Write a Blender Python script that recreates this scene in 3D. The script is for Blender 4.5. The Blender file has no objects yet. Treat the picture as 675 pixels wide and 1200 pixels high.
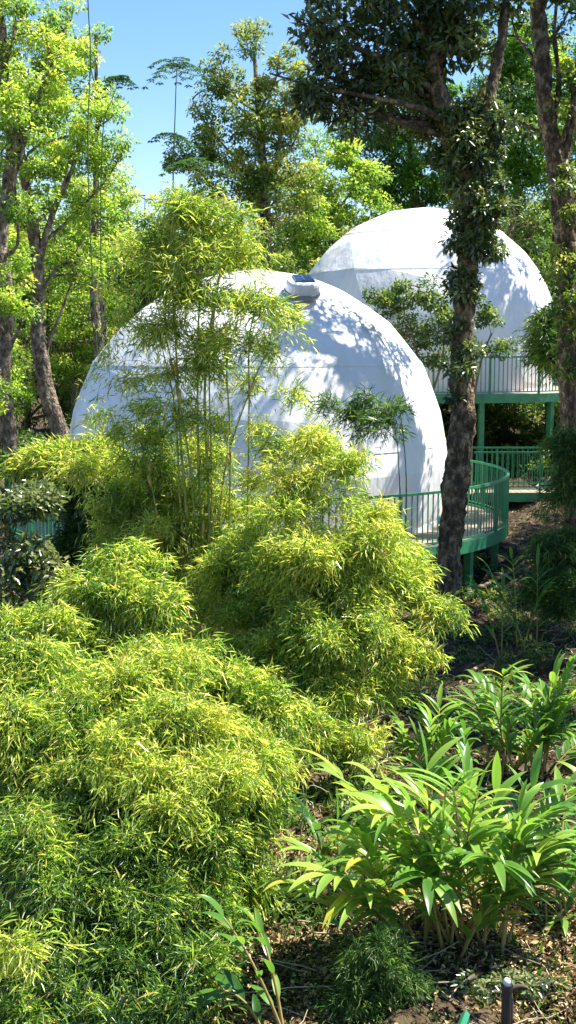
import bpy, bmesh, math, random
import numpy as np
from mathutils import Vector, Matrix, Quaternion

R = math.radians
random.seed(7)
rng = np.random.default_rng(11)
scene = bpy.context.scene
col = scene.collection

# ------------------------------------------------------------------ camera, sky, sun
EYE = 7.0
PITCH = R(7.6)
FPX = 1500.0
cam_d = bpy.data.cameras.new('camera')
cam_d.sensor_fit = 'HORIZONTAL'; cam_d.sensor_width = 36; cam_d.lens = 36 * FPX / 675
cam_d.clip_start = 0.1; cam_d.clip_end = 6000
cam = bpy.data.objects.new('camera', cam_d); col.objects.link(cam)
cam.location = (0, 0, EYE); cam.rotation_euler = (math.pi / 2 - PITCH, 0, 0)
scene.camera = cam

SUN_EL, SUN_AZ = R(60), R(76)          # azimuth measured from +Y towards +X
S = Vector((math.sin(SUN_AZ) * math.cos(SUN_EL), math.cos(SUN_AZ) * math.cos(SUN_EL), math.sin(SUN_EL)))
sd = bpy.data.lights.new('sun', 'SUN'); sd.energy = 5.0; sd.angle = R(0.55); sd.color = (1.0, 0.95, 0.86)
so = bpy.data.objects.new('sun', sd); col.objects.link(so)
so.rotation_mode = 'QUATERNION'; so.rotation_quaternion = S.to_track_quat('Z', 'Y')

world = bpy.data.worlds.new('World'); scene.world = world; world.use_nodes = True
wn = world.node_tree; wn.nodes.clear()
sky = wn.nodes.new('ShaderNodeTexSky'); sky.sky_type = 'NISHITA'; sky.sun_disc = False
sky.sun_elevation = SUN_EL; sky.sun_rotation = SUN_AZ
sky.altitude = 1500; sky.air_density = 1.25; sky.dust_density = 0.0; sky.ozone_density = 2.0
hs = wn.nodes.new('ShaderNodeHueSaturation'); hs.inputs['Saturation'].default_value = 1.22
bg = wn.nodes.new('ShaderNodeBackground'); bg.inputs['Strength'].default_value = 0.105
wo = wn.nodes.new('ShaderNodeOutputWorld')
wn.links.new(sky.outputs[0], hs.inputs['Color']); tn = wn.nodes.new('ShaderNodeMix'); tn.data_type = 'RGBA'; tn.blend_type = 'MULTIPLY'; tn.inputs[0].default_value = 1; tn.inputs[7].default_value = (.78, .76, .82, 1)
wn.links.new(hs.outputs[0], tn.inputs[6]); wn.links.new(tn.outputs[2], bg.inputs[0]); wn.links.new(bg.outputs[0], wo.inputs[0])
scene.view_settings.view_transform = 'Standard'; scene.view_settings.look = 'None'
scene.view_settings.gamma = 1; scene.view_settings.exposure = 1.38
scene.render.engine = 'CYCLES'
scene.cycles.max_bounces = 6; scene.cycles.diffuse_bounces = 3; scene.cycles.glossy_bounces = 2
scene.cycles.transmission_bounces = 4; scene.cycles.transparent_max_bounces = 4

# ------------------------------------------------------------------ helpers
def at(px, py, Y):
    """World point seen at photo pixel (px,py) at world depth Y."""
    u = (px - 337.5) / FPX; v = (600 - py) / FPX
    d = np.array([u, math.cos(PITCH) + v * math.sin(PITCH), -math.sin(PITCH) + v * math.cos(PITCH)])
    return np.array([0, 0, EYE]) + d * (Y / d[1])

HX = np.array([0, 6, 8, 12, 14.5, 19, 24, 28, 31, 36, 42, 60, 90, 140, 400, 3000.])
HZ = np.array([2.4, 2.5, 2.5, 2.4, 2.15, 1.75, 1.7, 2.0, 2.3, 2.7, 3.4, 5.0, 6.5, 6.0, 2.0, 0.])
def ground_z(x, y):
    x = np.asarray(x, float); y = np.asarray(y, float)
    z = np.interp(y, HX, HZ)
    near = np.clip(1 - np.abs(y - 20) / 60, 0, 1)
    z = z + near * (0.10 * np.sin(x * 1.3 + y * .7) + 0.08 * np.sin(x * 2.9 - y * 1.7 + 1) + 0.05 * np.sin(x * 5.1 + y * 4.3))
    z = z + near * np.clip(x - 2, 0, 8) * 0.05 - near * np.clip(-x - 1, 0, 6) * 0.08
    return z
def gz(x, y): return float(ground_z(x, y))

def link(me, name, mat, parent=None):
    o = bpy.data.objects.new(name, me); col.objects.link(o)
    if mat is not None and len(me.materials) == 0: me.materials.append(mat)
    if parent is not None: o.parent = parent; o.matrix_parent_inverse = parent.matrix_basis.inverted()
    return o
def tag(o, label=None, cat=None, group=None, kind=None):
    if label: o['label'] = label
    if cat: o['category'] = cat
    if group: o['group'] = group
    if kind: o['kind'] = kind
    return o
def empty(name, loc, label=None, cat=None, group=None):
    o = bpy.data.objects.new(name, None); col.objects.link(o); o.location = [float(v) for v in loc]
    o.empty_display_size = .2
    return tag(o, label, cat, group)

def np_mesh(name, V, loops, sizes, tint=None, smooth=False):
    me = bpy.data.meshes.new(name)
    V = np.ascontiguousarray(V, dtype=np.float32); loops = np.ascontiguousarray(loops, dtype=np.int32).ravel()
    sizes = np.ascontiguousarray(sizes, dtype=np.int32)
    me.vertices.add(len(V)); me.vertices.foreach_set('co', V.ravel())
    me.loops.add(len(loops)); me.loops.foreach_set('vertex_index', loops)
    me.polygons.add(len(sizes))
    starts = np.concatenate([[0], np.cumsum(sizes)[:-1]]).astype(np.int32)
    me.polygons.foreach_set('loop_start', starts); me.polygons.foreach_set('loop_total', sizes)
    if smooth: me.polygons.foreach_set('use_smooth', np.ones(len(sizes), dtype=bool))
    me.update(calc_edges=True)
    if tint is not None:
        a = me.attributes.new('tint', 'FLOAT', 'POINT'); a.data.foreach_set('value', np.ascontiguousarray(tint, dtype=np.float32))
    return me

def norm(v): return v / np.maximum(np.linalg.norm(v, axis=-1, keepdims=True), 1e-9)

def leaf_arrays(P, D, N, L, W, tint, fold=0.15, bend=0.15):
    """each leaf: 6 vertices, 2 quads folded along the midrib (base, left, right, tip, midrib points)"""
    D = norm(D); Sd = norm(np.cross(D, N)); Nn = norm(np.cross(Sd, D))
    L = L[:, None]; W = W[:, None]
    n = len(P)
    base = P; tip = P + D * L - Nn * L * bend
    m1 = P + D * L * .42
    l = m1 + Sd * W * .5 + Nn * W * fold; r = m1 - Sd * W * .5 + Nn * W * fold
    V = np.stack([base, l, tip, r], axis=1).reshape(-1, 3)
    i = np.arange(n)[:, None] * 4
    F = np.concatenate([i + [0, 1, 2], i + [0, 2, 3]], axis=1)
    return V, F.reshape(-1), np.full(n * 2, 3), np.repeat(tint, 4)

def merge(parts):
    Vs, Fs, Ss, Ts = [], [], [], []; off = 0
    for V, F, Sz, T in parts:
        Vs.append(V); Fs.append(np.asarray(F).ravel() + off); Ss.append(Sz); Ts.append(T); off += len(V)
    return np.concatenate(Vs), np.concatenate(Fs), np.concatenate(Ss), np.concatenate(Ts)

def tubes_np(P, Rr, segs=3, tint=0.5):
    """P (N,M,3) polylines, Rr (N,M) radii -> tubes"""
    N, M, _ = P.shape
    T = norm(np.gradient(P, axis=1))
    ref = np.where(np.abs(T[..., 2:3]) > .9, np.array([1., 0, 0]), np.array([0, 0, 1.]))
    A = norm(np.cross(T, ref)); B = np.cross(T, A)
    ang = np.arange(segs) * 2 * math.pi / segs
    V = P[:, :, None, :] + Rr[:, :, None, None] * (A[:, :, None, :] * np.cos(ang)[None, None, :, None] + B[:, :, None, :] * np.sin(ang)[None, None, :, None])
    idx = np.arange(N * M * segs).reshape(N, M, segs)
    a = idx[:, :-1, :]; b = np.roll(idx, -1, axis=2)[:, :-1, :]; c = np.roll(idx, -1, axis=2)[:, 1:, :]; d = idx[:, 1:, :]
    F = np.stack([a, b, c, d], axis=-1).reshape(-1)
    return V.reshape(-1, 3), F, np.full(N * (M - 1) * segs, 4), np.full(N * M * segs, tint)

def catmull(pts, n):
    pts = np.asarray(pts, float); k = len(pts)
    t = np.linspace(0, k - 1, n); i = np.clip(t.astype(int), 0, k - 2); f = (t - i)[:, None]
    p = np.vstack([2 * pts[0] - pts[1], pts, 2 * pts[-1] - pts[-2]])
    p0, p1, p2, p3 = p[i], p[i + 1], p[i + 2], p[i + 3]
    return .5 * ((2 * p1) + (-p0 + p2) * f + (2 * p0 - 5 * p1 + 4 * p2 - p3) * f * f + (-p0 + 3 * p1 - 3 * p2 + p3) * f ** 3)

def trunk_mesh(name, pts, rads, segs=26, n=150, rough=.12, smooth=True):
    """bark tube with ridges, fissures, knots and a root flare; pts world"""
    P = catmull(pts, n); f = np.linspace(0, 1, n); Rr = np.interp(f, np.linspace(0, 1, len(rads)), rads)
    ln = np.linalg.norm(np.diff(P, axis=0), axis=1).sum(); s = (f * ln)[:, None]
    Rr = Rr * (1 + .45 * np.exp(-f * ln / .35))
    T = norm(np.gradient(P, axis=0)); A = norm(np.cross(T, [0.3, 1, 0.1])); B = np.cross(T, A)
    ph = rng.uniform(0, 6.28, 10)
    j = np.arange(segs) * 2 * math.pi / segs
    w = .8 * np.sin(s * 1.7 + ph[8]) + .5 * np.sin(s * 4.1 + ph[9])
    d = 1 + rough * (.5 * np.sin(2 * j + ph[0] + s * .9) + .45 * np.sin(3 * j + ph[1] - s * 2.1) + .35 * np.sin(s * 3.3 + j + ph[2]) + .3 * np.sin(s * 7 + 2 * j + ph[3])
                     - .55 * np.abs(np.sin(4.5 * j + w + ph[4])) + .4 * np.sin(11 * j + w * 2 + ph[5]) * np.sin(s * 5 + ph[6])) + rough * .38 * rng.normal(size=(n, segs))
    for q in range(int(ln * 1.2)):
        s0 = rng.uniform(0, ln); j0 = rng.uniform(0, 6.28); dj = np.angle(np.exp(1j * (j - j0)))
        d = d + rng.uniform(.1, .3) * rough / .12 * np.exp(-((s - s0) / .10) ** 2 - (dj / .45) ** 2)
    V = P[:, None] + (Rr[:, None] * d)[..., None] * (A[:, None] * np.cos(j)[None, :, None] + B[:, None] * np.sin(j)[None, :, None])
    idx = np.arange(n * segs).reshape(n, segs)
    a = idx[:-1]; b = np.roll(idx, -1, 1)[:-1]; c = np.roll(idx, -1, 1)[1:]; e = idx[1:]
    F = np.stack([a, b, c, e], -1).reshape(-1)
    V = V.reshape(-1, 3); sz = np.full((n - 1) * segs, 4)
    return (V, F, sz, np.full(len(V), .5)), P[::3], Rr[::3]

class MB:
    """collects boxes, bars, tubes into one mesh"""
    def __init__(s): s.v = []; s.f = []
    def add(s, V, F):
        o = len(s.v); s.v += [tuple(map(float, p)) for p in V]; s.f += [tuple(i + o for i in f) for f in F]
    def box(s, c, d, rz=0):
        cx, cy, cz = c; x, y, z = [q / 2 for q in d]; ca, sa = math.cos(rz), math.sin(rz)
        V = [(cx + i * x * ca - j * y * sa, cy + i * x * sa + j * y * ca, cz + k * z) for k in (-1, 1) for i, j in ((-1, -1), (1, -1), (1, 1), (-1, 1))]
        s.add(V, [(3, 2, 1, 0), (4, 5, 6, 7), (0, 1, 5, 4), (1, 2, 6, 5), (2, 3, 7, 6), (3, 0, 4, 7)])
    def tube(s, pts, r, segs=8, closed=False):
        pts = np.asarray(pts, float); n = len(pts)
        if closed: T = norm(np.roll(pts, -1, 0) - np.roll(pts, 1, 0))
        else: T = norm(np.gradient(pts, axis=0))
        ref = np.where(np.abs(T[:, 2:3]) > .9, np.array([1., 0, 0]), np.array([0, 0, 1.]))
        A = norm(np.cross(T, ref)); B = np.cross(T, A); j = np.arange(segs) * 2 * math.pi / segs
        rr = np.broadcast_to(np.asarray(r, float), (n,))
        V = (pts[:, None] + rr[:, None, None] * (A[:, None] * np.cos(j)[None, :, None] + B[:, None] * np.sin(j)[None, :, None])).reshape(-1, 3)
        F = []
        for i in range(n if closed else n - 1):
            k = (i + 1) % n
            for q in range(segs): F.append((i * segs + q, i * segs + (q + 1) % segs, k * segs + (q + 1) % segs, k * segs + q))
        if not closed: F.append(tuple(range(segs))[::-1]); F.append(tuple((n - 1) * segs + q for q in range(segs)))
        s.add(V, F)
    def sweep_rect(s, cx, cy, a0, a1, ri, ro, z0, z1, n, closed=False):
        V = []; F = []
        m = n if closed else n + 1
        for i in range(m):
            a = a0 + (a1 - a0) * i / n
            for r, z in ((ri, z0), (ro, z0), (ro, z1), (ri, z1)): V.append((cx + r * math.cos(a), cy + r * math.sin(a), z))
        for i in range(n):
            k = (i + 1) % m
            for q in range(4): F.append((i * 4 + q, k * 4 + q, k * 4 + (q + 1) % 4, i * 4 + (q + 1) % 4))
        if not closed: F.append((0, 1, 2, 3)); F.append(tuple(n * 4 + q for q in (3, 2, 1, 0)))
        s.add(V, F)
    def build(s, name, mat, parent=None, smooth=False):
        me = bpy.data.meshes.new(name); me.from_pydata(s.v, [], s.f); me.update()
        if smooth: me.polygons.foreach_set('use_smooth', [True] * len(me.polygons))
        return link(me, name, mat, parent)

# ------------------------------------------------------------------ materials
def new_mat(name):
    m = bpy.data.materials.new(name); m.use_nodes = True; nt = m.node_tree; nt.nodes.clear()
    return m, nt, nt.nodes.new('ShaderNodeOutputMaterial')
def ramp(nt, stops, interp='LINEAR'):
    r = nt.nodes.new('ShaderNodeValToRGB'); e = r.color_ramp.elements; r.color_ramp.interpolation = interp
    while len(e) < len(stops): e.new(.5)
    for k, (p, c) in enumerate(stops): e[k].position = p; e[k].color = (*c, 1)
    return r
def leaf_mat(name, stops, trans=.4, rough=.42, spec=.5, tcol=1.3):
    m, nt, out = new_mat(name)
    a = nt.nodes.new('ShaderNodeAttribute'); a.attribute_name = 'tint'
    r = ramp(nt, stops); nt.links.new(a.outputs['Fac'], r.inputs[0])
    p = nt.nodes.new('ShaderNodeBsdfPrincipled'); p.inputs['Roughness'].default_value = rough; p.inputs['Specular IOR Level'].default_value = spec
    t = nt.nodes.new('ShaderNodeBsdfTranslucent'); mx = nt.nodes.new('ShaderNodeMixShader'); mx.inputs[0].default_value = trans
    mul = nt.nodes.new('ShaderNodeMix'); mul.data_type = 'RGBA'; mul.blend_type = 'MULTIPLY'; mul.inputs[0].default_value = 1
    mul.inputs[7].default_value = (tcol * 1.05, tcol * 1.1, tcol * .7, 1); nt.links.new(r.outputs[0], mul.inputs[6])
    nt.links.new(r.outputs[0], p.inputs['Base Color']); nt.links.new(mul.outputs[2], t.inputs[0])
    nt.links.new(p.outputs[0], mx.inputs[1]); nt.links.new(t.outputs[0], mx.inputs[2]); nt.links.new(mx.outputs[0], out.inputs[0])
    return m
def noise_mat(name, stops, scale=5, detail=8, rough=.8, bump=.3, bump_scale=None, stretch=(1, 1, 1), dist=.05, metallic=0, spec=.4):
    m, nt, out = new_mat(name)
    g = nt.nodes.new('ShaderNodeNewGeometry'); mp = nt.nodes.new('ShaderNodeMapping'); mp.inputs['Scale'].default_value = stretch
    nt.links.new(g.outputs['Position'], mp.inputs[0])
    n = nt.nodes.new('ShaderNodeTexNoise'); n.inputs['Scale'].default_value = scale; n.inputs['Detail'].default_value = detail; n.inputs['Roughness'].default_value = .65
    nt.links.new(mp.outputs[0], n.inputs[0]); r = ramp(nt, stops); nt.links.new(n.outputs[0], r.inputs[0])
    p = nt.nodes.new('ShaderNodeBsdfPrincipled'); p.inputs['Roughness'].default_value = rough; p.inputs['Metallic'].default_value = metallic
    p.inputs['Specular IOR Level'].default_value = spec
    nt.links.new(r.outputs[0], p.inputs['Base Color'])
    if bump:
        n2 = nt.nodes.new('ShaderNodeTexNoise'); n2.inputs['Scale'].default_value = bump_scale or scale * 3; n2.inputs['Detail'].default_value = 6
        nt.links.new(mp.outputs[0], n2.inputs[0]); b = nt.nodes.new('ShaderNodeBump'); b.inputs['Strength'].default_value = bump; b.inputs['Distance'].default_value = dist
        nt.links.new(n2.outputs[0], b.inputs['Height']); nt.links.new(b.outputs[0], p.inputs['Normal'])
    nt.links.new(p.outputs[0], out.inputs[0])
    return m

M = {}
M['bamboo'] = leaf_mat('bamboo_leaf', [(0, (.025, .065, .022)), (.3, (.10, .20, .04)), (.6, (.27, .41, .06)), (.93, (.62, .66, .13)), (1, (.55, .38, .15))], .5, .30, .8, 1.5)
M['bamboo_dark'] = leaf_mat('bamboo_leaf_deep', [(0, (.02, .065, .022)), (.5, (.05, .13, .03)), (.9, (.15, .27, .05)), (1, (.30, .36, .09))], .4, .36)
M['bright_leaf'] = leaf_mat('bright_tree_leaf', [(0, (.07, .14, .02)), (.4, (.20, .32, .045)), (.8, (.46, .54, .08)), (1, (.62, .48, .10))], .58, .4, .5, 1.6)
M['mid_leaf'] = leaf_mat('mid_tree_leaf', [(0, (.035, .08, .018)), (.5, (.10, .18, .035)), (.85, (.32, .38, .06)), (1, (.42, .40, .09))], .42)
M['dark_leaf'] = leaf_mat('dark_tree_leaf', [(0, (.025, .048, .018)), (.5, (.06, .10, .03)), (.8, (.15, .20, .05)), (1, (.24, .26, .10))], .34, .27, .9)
M['green_leaf'] = leaf_mat('fresh_green_leaf', [(0, (.03, .09, .015)), (.5, (.07, .19, .02)), (1, (.18, .34, .035))], .5)
M['pinnate_leaf'] = leaf_mat('pinnate_leaf', [(0, (.03, .09, .025)), (1, (.09, .19, .05))], .35)
M['ginger'] = leaf_mat('ginger_leaf', [(0, (.03, .11, .02)), (.45, (.14, .30, .045)), (.85, (.42, .56, .09)), (.95, (.46, .46, .05)), (1, (.55, .42, .06))], .42, .33, .5)
M['litter'] = leaf_mat('dry_leaf', [(0, (.03, .018, .009)), (.4, (.08, .047, .022)), (.75, (.36, .25, .115)), (1, (.66, .50, .26))], .12, .7, .2, 1)
M['cane'] = noise_mat('ginger_cane', [(.3, (.20, .17, .04)), (.7, (.42, .30, .10))], 6, bump=0)
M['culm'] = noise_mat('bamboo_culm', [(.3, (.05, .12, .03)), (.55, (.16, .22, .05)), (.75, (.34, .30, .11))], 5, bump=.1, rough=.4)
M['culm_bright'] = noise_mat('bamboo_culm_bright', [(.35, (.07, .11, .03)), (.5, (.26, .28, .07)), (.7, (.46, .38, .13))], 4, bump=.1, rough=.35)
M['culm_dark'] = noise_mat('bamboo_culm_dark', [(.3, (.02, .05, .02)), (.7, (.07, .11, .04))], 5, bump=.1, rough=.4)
M['sheath'] = noise_mat('culm_sheath', [(.3, (.45, .27, .09)), (.7, (.68, .46, .20))], 14, bump=.3, rough=.7)
M['bark_dark'] = noise_mat('bark_dark', [(.30, (.035, .026, .018)), (.47, (.09, .066, .042)), (.56, (.24, .175, .10)), (.63, (.42, .33, .21)), (.70, (.10, .11, .045))], 6, bump=1, bump_scale=11, stretch=(1.3, 1.3, .9), dist=.16, rough=.9)
M['bark_pale'] = noise_mat('bark_pale', [(.36, (.04, .03, .022)), (.48, (.15, .115, .08)), (.58, (.30, .24, .18)), (.68, (.46, .39, .31))], 6, bump=1, bump_scale=14, stretch=(1.3, 1.3, .8), dist=.12, rough=.9)
M['twig'] = noise_mat('twig', [(.3, (.05, .04, .03)), (.7, (.17, .13, .09))], 5, bump=0)
M['stick'] = noise_mat('dry_stick', [(.3, (.28, .22, .14)), (.7, (.5, .42, .30))], 6, bump=.2)
M['soil'] = noise_mat('forest_soil', [(.3, (.014, .009, .005)), (.45, (.04, .025, .013)), (.56, (.10, .065, .032)), (.64, (.045, .05, .015)), (.78, (.20, .14, .07))], 1.7, 12, rough=.95, bump=1, bump_scale=7, dist=.12)
M['deck_wood'] = noise_mat('weathered_deck_board', [(.3, (.20, .15, .11)), (.7, (.42, .34, .26))], 2.5, stretch=(6, .6, 1), bump=.2, rough=.8)

def paint(name, c1, c2, rough=.4):
    return noise_mat(name, [(.35, c1), (.65, c2)], 3.5, rough=rough, bump=.08, bump_scale=40, dist=.01, spec=.5)
M['green_paint'] = paint('green_enamel_paint', (.014, .14, .062), (.032, .23, .105), .35)
M['black'] = paint('black_metal', (.012, .013, .018), (.02, .022, .03))
M['white_plastic'] = paint('grey_white_plastic', (.55, .58, .6), (.66, .69, .7))
M['grey_plastic'] = paint('grey_plastic', (.18, .2, .22), (.25, .27, .29))
M['red'] = leaf_mat('red_flower', [(0, (.45, .02, .02)), (1, (.7, .06, .05))], .3)

# dome membrane: white coated fabric, slight sag wrinkles, dirt streaks
def membrane():
    m, nt, out = new_mat('white_membrane')
    g = nt.nodes.new('ShaderNodeNewGeometry')
    n = nt.nodes.new('ShaderNodeTexNoise'); n.inputs['Scale'].default_value = .9; n.inputs['Detail'].default_value = 7
    mp = nt.nodes.new('ShaderNodeMapping'); mp.inputs['Scale'].default_value = (1.5, 1.5, .35)
    nt.links.new(g.outputs['Position'], mp.inputs[0]); nt.links.new(mp.outputs[0], n.inputs[0])
    r = ramp(nt, [(.27, (.50, .50, .45)), (.38, (.74, .74, .71)), (.55, (.81, .81, .80)), (.8, (.84, .84, .84))]); nt.links.new(n.outputs[0], r.inputs[0])
    p = nt.nodes.new('ShaderNodeBsdfPrincipled'); p.inputs['Roughness'].default_value = .42; p.inputs['Specular IOR Level'].default_value = .45
    n2 = nt.nodes.new('ShaderNodeTexNoise'); n2.inputs['Scale'].default_value = 2.2; n2.inputs['Detail'].default_value = 4
    mp2 = nt.nodes.new('ShaderNodeMapping'); mp2.inputs['Scale'].default_value = (1.6, 1.6, .5)
    nt.links.new(g.outputs['Position'], mp2.inputs[0]); nt.links.new(mp2.outputs[0], n2.inputs[0])
    b = nt.nodes.new('ShaderNodeBump'); b.inputs['Strength'].default_value = .35; b.inputs['Distance'].default_value = .12
    nt.links.new(n2.outputs[0], b.inputs['Height']); nt.links.new(b.outputs[0], p.inputs['Normal'])
    nt.links.new(r.outputs[0], p.inputs['Base Color']); nt.links.new(p.outputs[0], out.inputs[0])
    return m
M['membrane'] = membrane()
def solar():
    m, nt, out = new_mat('solar_cells')
    tc = nt.nodes.new('ShaderNodeTexCoord'); bk = nt.nodes.new('ShaderNodeTexBrick')
    bk.offset = 0; bk.inputs['Color1'].default_value = (.01, .02, .05, 1); bk.inputs['Color2'].default_value = (.012, .025, .06, 1); bk.inputs['Mortar'].default_value = (.3, .33, .36, 1)
    bk.inputs['Scale'].default_value = 4; bk.inputs['Mortar Size'].default_value = .012; bk.inputs['Brick Width'].default_value = .8; bk.inputs['Row Height'].default_value = .8
    p = nt.nodes.new('ShaderNodeBsdfPrincipled'); p.inputs['Roughness'].default_value = .12
    nt.links.new(tc.outputs['Object'], bk.inputs[0]); nt.links.new(bk.outputs[0], p.inputs['Base Color']); nt.links.new(p.outputs[0], out.inputs[0]); return m
M['solar'] = solar()

# ------------------------------------------------------------------ ground
def build_ground():
    ys = np.concatenate([np.linspace(-30, 4, 18), np.linspace(4.2, 50, 300), np.linspace(51, 160, 60), np.geomspace(170, 3000, 25)])
    xs = np.concatenate([-np.geomspace(2500, 16, 20), np.linspace(-15, 15, 220), np.geomspace(16, 2500, 20)])
    X, Y = np.meshgrid(xs, ys); Z = ground_z(X, Y)
    near = (np.abs(X) < 15.5) & (Y > 4) & (Y < 50)
    Z = Z + near * rng.normal(size=Z.shape) * .025
    V = np.stack([X, Y, Z], -1).reshape(-1, 3); ny, nx = X.shape
    i = np.arange(ny * nx).reshape(ny, nx)
    F = np.stack([i[:-1, :-1], i[:-1, 1:], i[1:, 1:], i[1:, :-1]], -1).reshape(-1)
    me = np_mesh('ground', V, F, np.full((ny - 1) * (nx - 1), 4), smooth=True)
    tag(link(me, 'ground', M['soil']), kind='structure')
build_ground()

# ------------------------------------------------------------------ dome tents and decks
def dome(c, rad, zbase, label, seams_rot, vent_off=None):
    """c: sphere centre, zbase: deck level"""
    root = empty('dome_tent', (c[0], c[1], zbase), label, 'dome tent', 'white geodesic dome tents on green decks')
    bm = bmesh.new(); bmesh.ops.create_icosphere(bm, subdivisions=3, radius=rad)
    bmesh.ops.rotate(bm, verts=bm.verts, matrix=Matrix.Rotation(seams_rot, 3, 'Z'))
    bmesh.ops.bisect_plane(bm, geom=bm.verts[:] + bm.edges[:] + bm.faces[:], plane_co=(0, 0, zbase + .004 - c[2]), plane_no=(0, 0, -1), clear_outer=True)
    # soften each strut line a little: subdivide facets, push slightly outwards towards the sphere
    bmesh.ops.subdivide_edges(bm, edges=bm.edges[:], cuts=3, use_grid_fill=True)
    for v in bm.verts:
        l = v.co.length
        if l > .1:
            v.co *= 1 + (rad / l - 1) * .24
    me = bpy.data.meshes.new('membrane'); bm.to_mesh(me)
    for v in me.vertices: v.co += Vector(c)
    me.polygons.foreach_set('use_smooth', [True] * len(me.polygons)); me.set_sharp_from_angle(angle=R(7)) if hasattr(me, 'set_sharp_from_angle') else None
    link(me, 'membrane', M['membrane'], root)
    # welded seam bands: intersection of level planes with the shell
    for h in (.80, .52, .12):
        b2 = bm.copy(); z = rad * h
        res = bmesh.ops.bisect_plane(b2, geom=b2.verts[:] + b2.edges[:] + b2.faces[:], plane_co=(0, 0, z - .035), plane_no=(0, 0, -1), clear_outer=True)
        res = bmesh.ops.bisect_plane(b2, geom=b2.verts[:] + b2.edges[:] + b2.faces[:], plane_co=(0, 0, z + .035), plane_no=(0, 0, 1), clear_outer=True)
        for v in b2.verts: v.co *= 1 + .006 / rad
        bmesh.ops.solidify(b2, geom=b2.faces[:], thickness=-.004)
        ms = bpy.data.meshes.new('seam'); b2.to_mesh(ms); b2.free()
        for v in ms.vertices: v.co += Vector(c)
        link(ms, 'seam', M['membrane'], root)
    bm.free()
    # base skirt band
    k = MB(); rb = math.sqrt(max(rad ** 2 - (c[2] - zbase) ** 2, .1))
    k.sweep_rect(c[0], c[1], 0, 2 * math.pi, rb - .03, rb + .02, zbase + .004, zbase + .10, 72, True)
    k.build('base_band', M['white_plastic'], root)
    return root

def ring_deck(cx, cy, z, rad, inner, name_label, posts, vis, gap=.136, rail_h=1.12, group=None, open_arc=None):
    root = empty('round_deck', (cx, cy, z), name_label, 'deck', group)
    b = MB(); b.sweep_rect(cx, cy, 0, 2 * math.pi, .3, rad - .03, z - .05, z, 120, True); b.build('platform', M['deck_wood'], root)
    b = MB(); b.sweep_rect(cx, cy, 0, 2 * math.pi, rad - .03, rad + .03, z - .21, z + .04, 140, True); b.build('fascia', M['green_paint'], root)
    b = MB()
    for k in range(12):
        a = k * math.pi / 6 + .1
        b.box((cx + rad * .5 * math.cos(a), cy + rad * .5 * math.sin(a), z - .125), (rad * .94, .09, .14), a)
    b.build('joists', M['green_paint'], root)
    b = MB()
    b.sweep_rect(cx, cy, 0, 2 * math.pi, rad - .03, rad + .03, z + rail_h - .05, z + rail_h, 140, True)
    b.sweep_rect(cx, cy, 0, 2 * math.pi, rad - .015, rad + .015, z + .09, z + .12, 140, True)
    rail = b.build('railing', M['green_paint'], root)
    n = int(2 * math.pi * rad / gap); rest = MB(); proto = None
    for k in range(n):
        a = k / n * 2 * math.pi; x, y = cx + rad * math.cos(a), cy + rad * math.sin(a)
        zc = z + (rail_h + .07) / 2; h = rail_h - .17
        big = k % 12 == 0
        if vis(x, y, a):
            if proto is None:
                m_ = MB(); m_.box((0, 0, 0), (.02, .02, h)); proto = m_.build('baluster', M['green_paint'], rail)
                proto.matrix_parent_inverse = Matrix.Identity(4); o = proto
            else:
                o = proto.copy(); col.objects.link(o)
            o.parent = rail; o.matrix_parent_inverse = Matrix.Identity(4)
            o.location = (x, y, zc); o.rotation_euler = (0, 0, a)
        else:
            rest.box((x, y, zc), (.02, .02, h), a)
        if big:
            q = MB(); q.box((x, y, z + (rail_h - .01) / 2), (.055, .055, rail_h - .09), a); q.build('rail_post', M['green_paint'], rail)
    if rest.v: tag(rest.build('baluster', M['green_paint'], rail), 'far run of balusters round the back', kind='stuff')
    for deg in posts:
        a = R(deg); x, y = cx + (rad - .25) * math.cos(a), cy + (rad - .25) * math.sin(a); g = gz(x, y) - .3
        q = MB(); q.box((x, y, (g + z - .055) / 2), (.15, .15, z - .055 - g), a); q.build('support_post', M['green_paint'], root)
    return root

D1 = (-0.69, 29.0, 3.0); D2 = (4.42, 42.0, 5.46)
c1 = at(302, 541, 29.0); R1 = 4.31
c2 = at(495, 404, 42.0); R2 = 4.37
ring_deck(D1[0], D1[1], D1[2], 5.62, 0, 'lower round timber deck with green railing, carrying the nearer white dome', (-12, -35, -58, -81, -104, -127, -150, 170, 100, 60, 30),
          lambda x, y, a: (y < D1[1] + 3.5 and 337 + 1500 * x / y > 330 and x > 0.6 and y < 33), group=None)
ring_deck(D2[0], D2[1], D2[2], 5.62, 0, 'upper round deck behind the trees, carrying the farther white dome', (-8, -30, -52, -78, -100, -125, -150, 160, 90, 30),
          lambda x, y, a: (y < D2[1] - .5 and x > 2.2), group=None)
v1 = dome(c1, R1, D1[2], 'nearer large white faceted dome tent with a small solar vent on its crown', R(12))
dome(c2, R2, D2[2], 'farther white faceted dome tent standing higher up behind the dark trunk', R(50))

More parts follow.
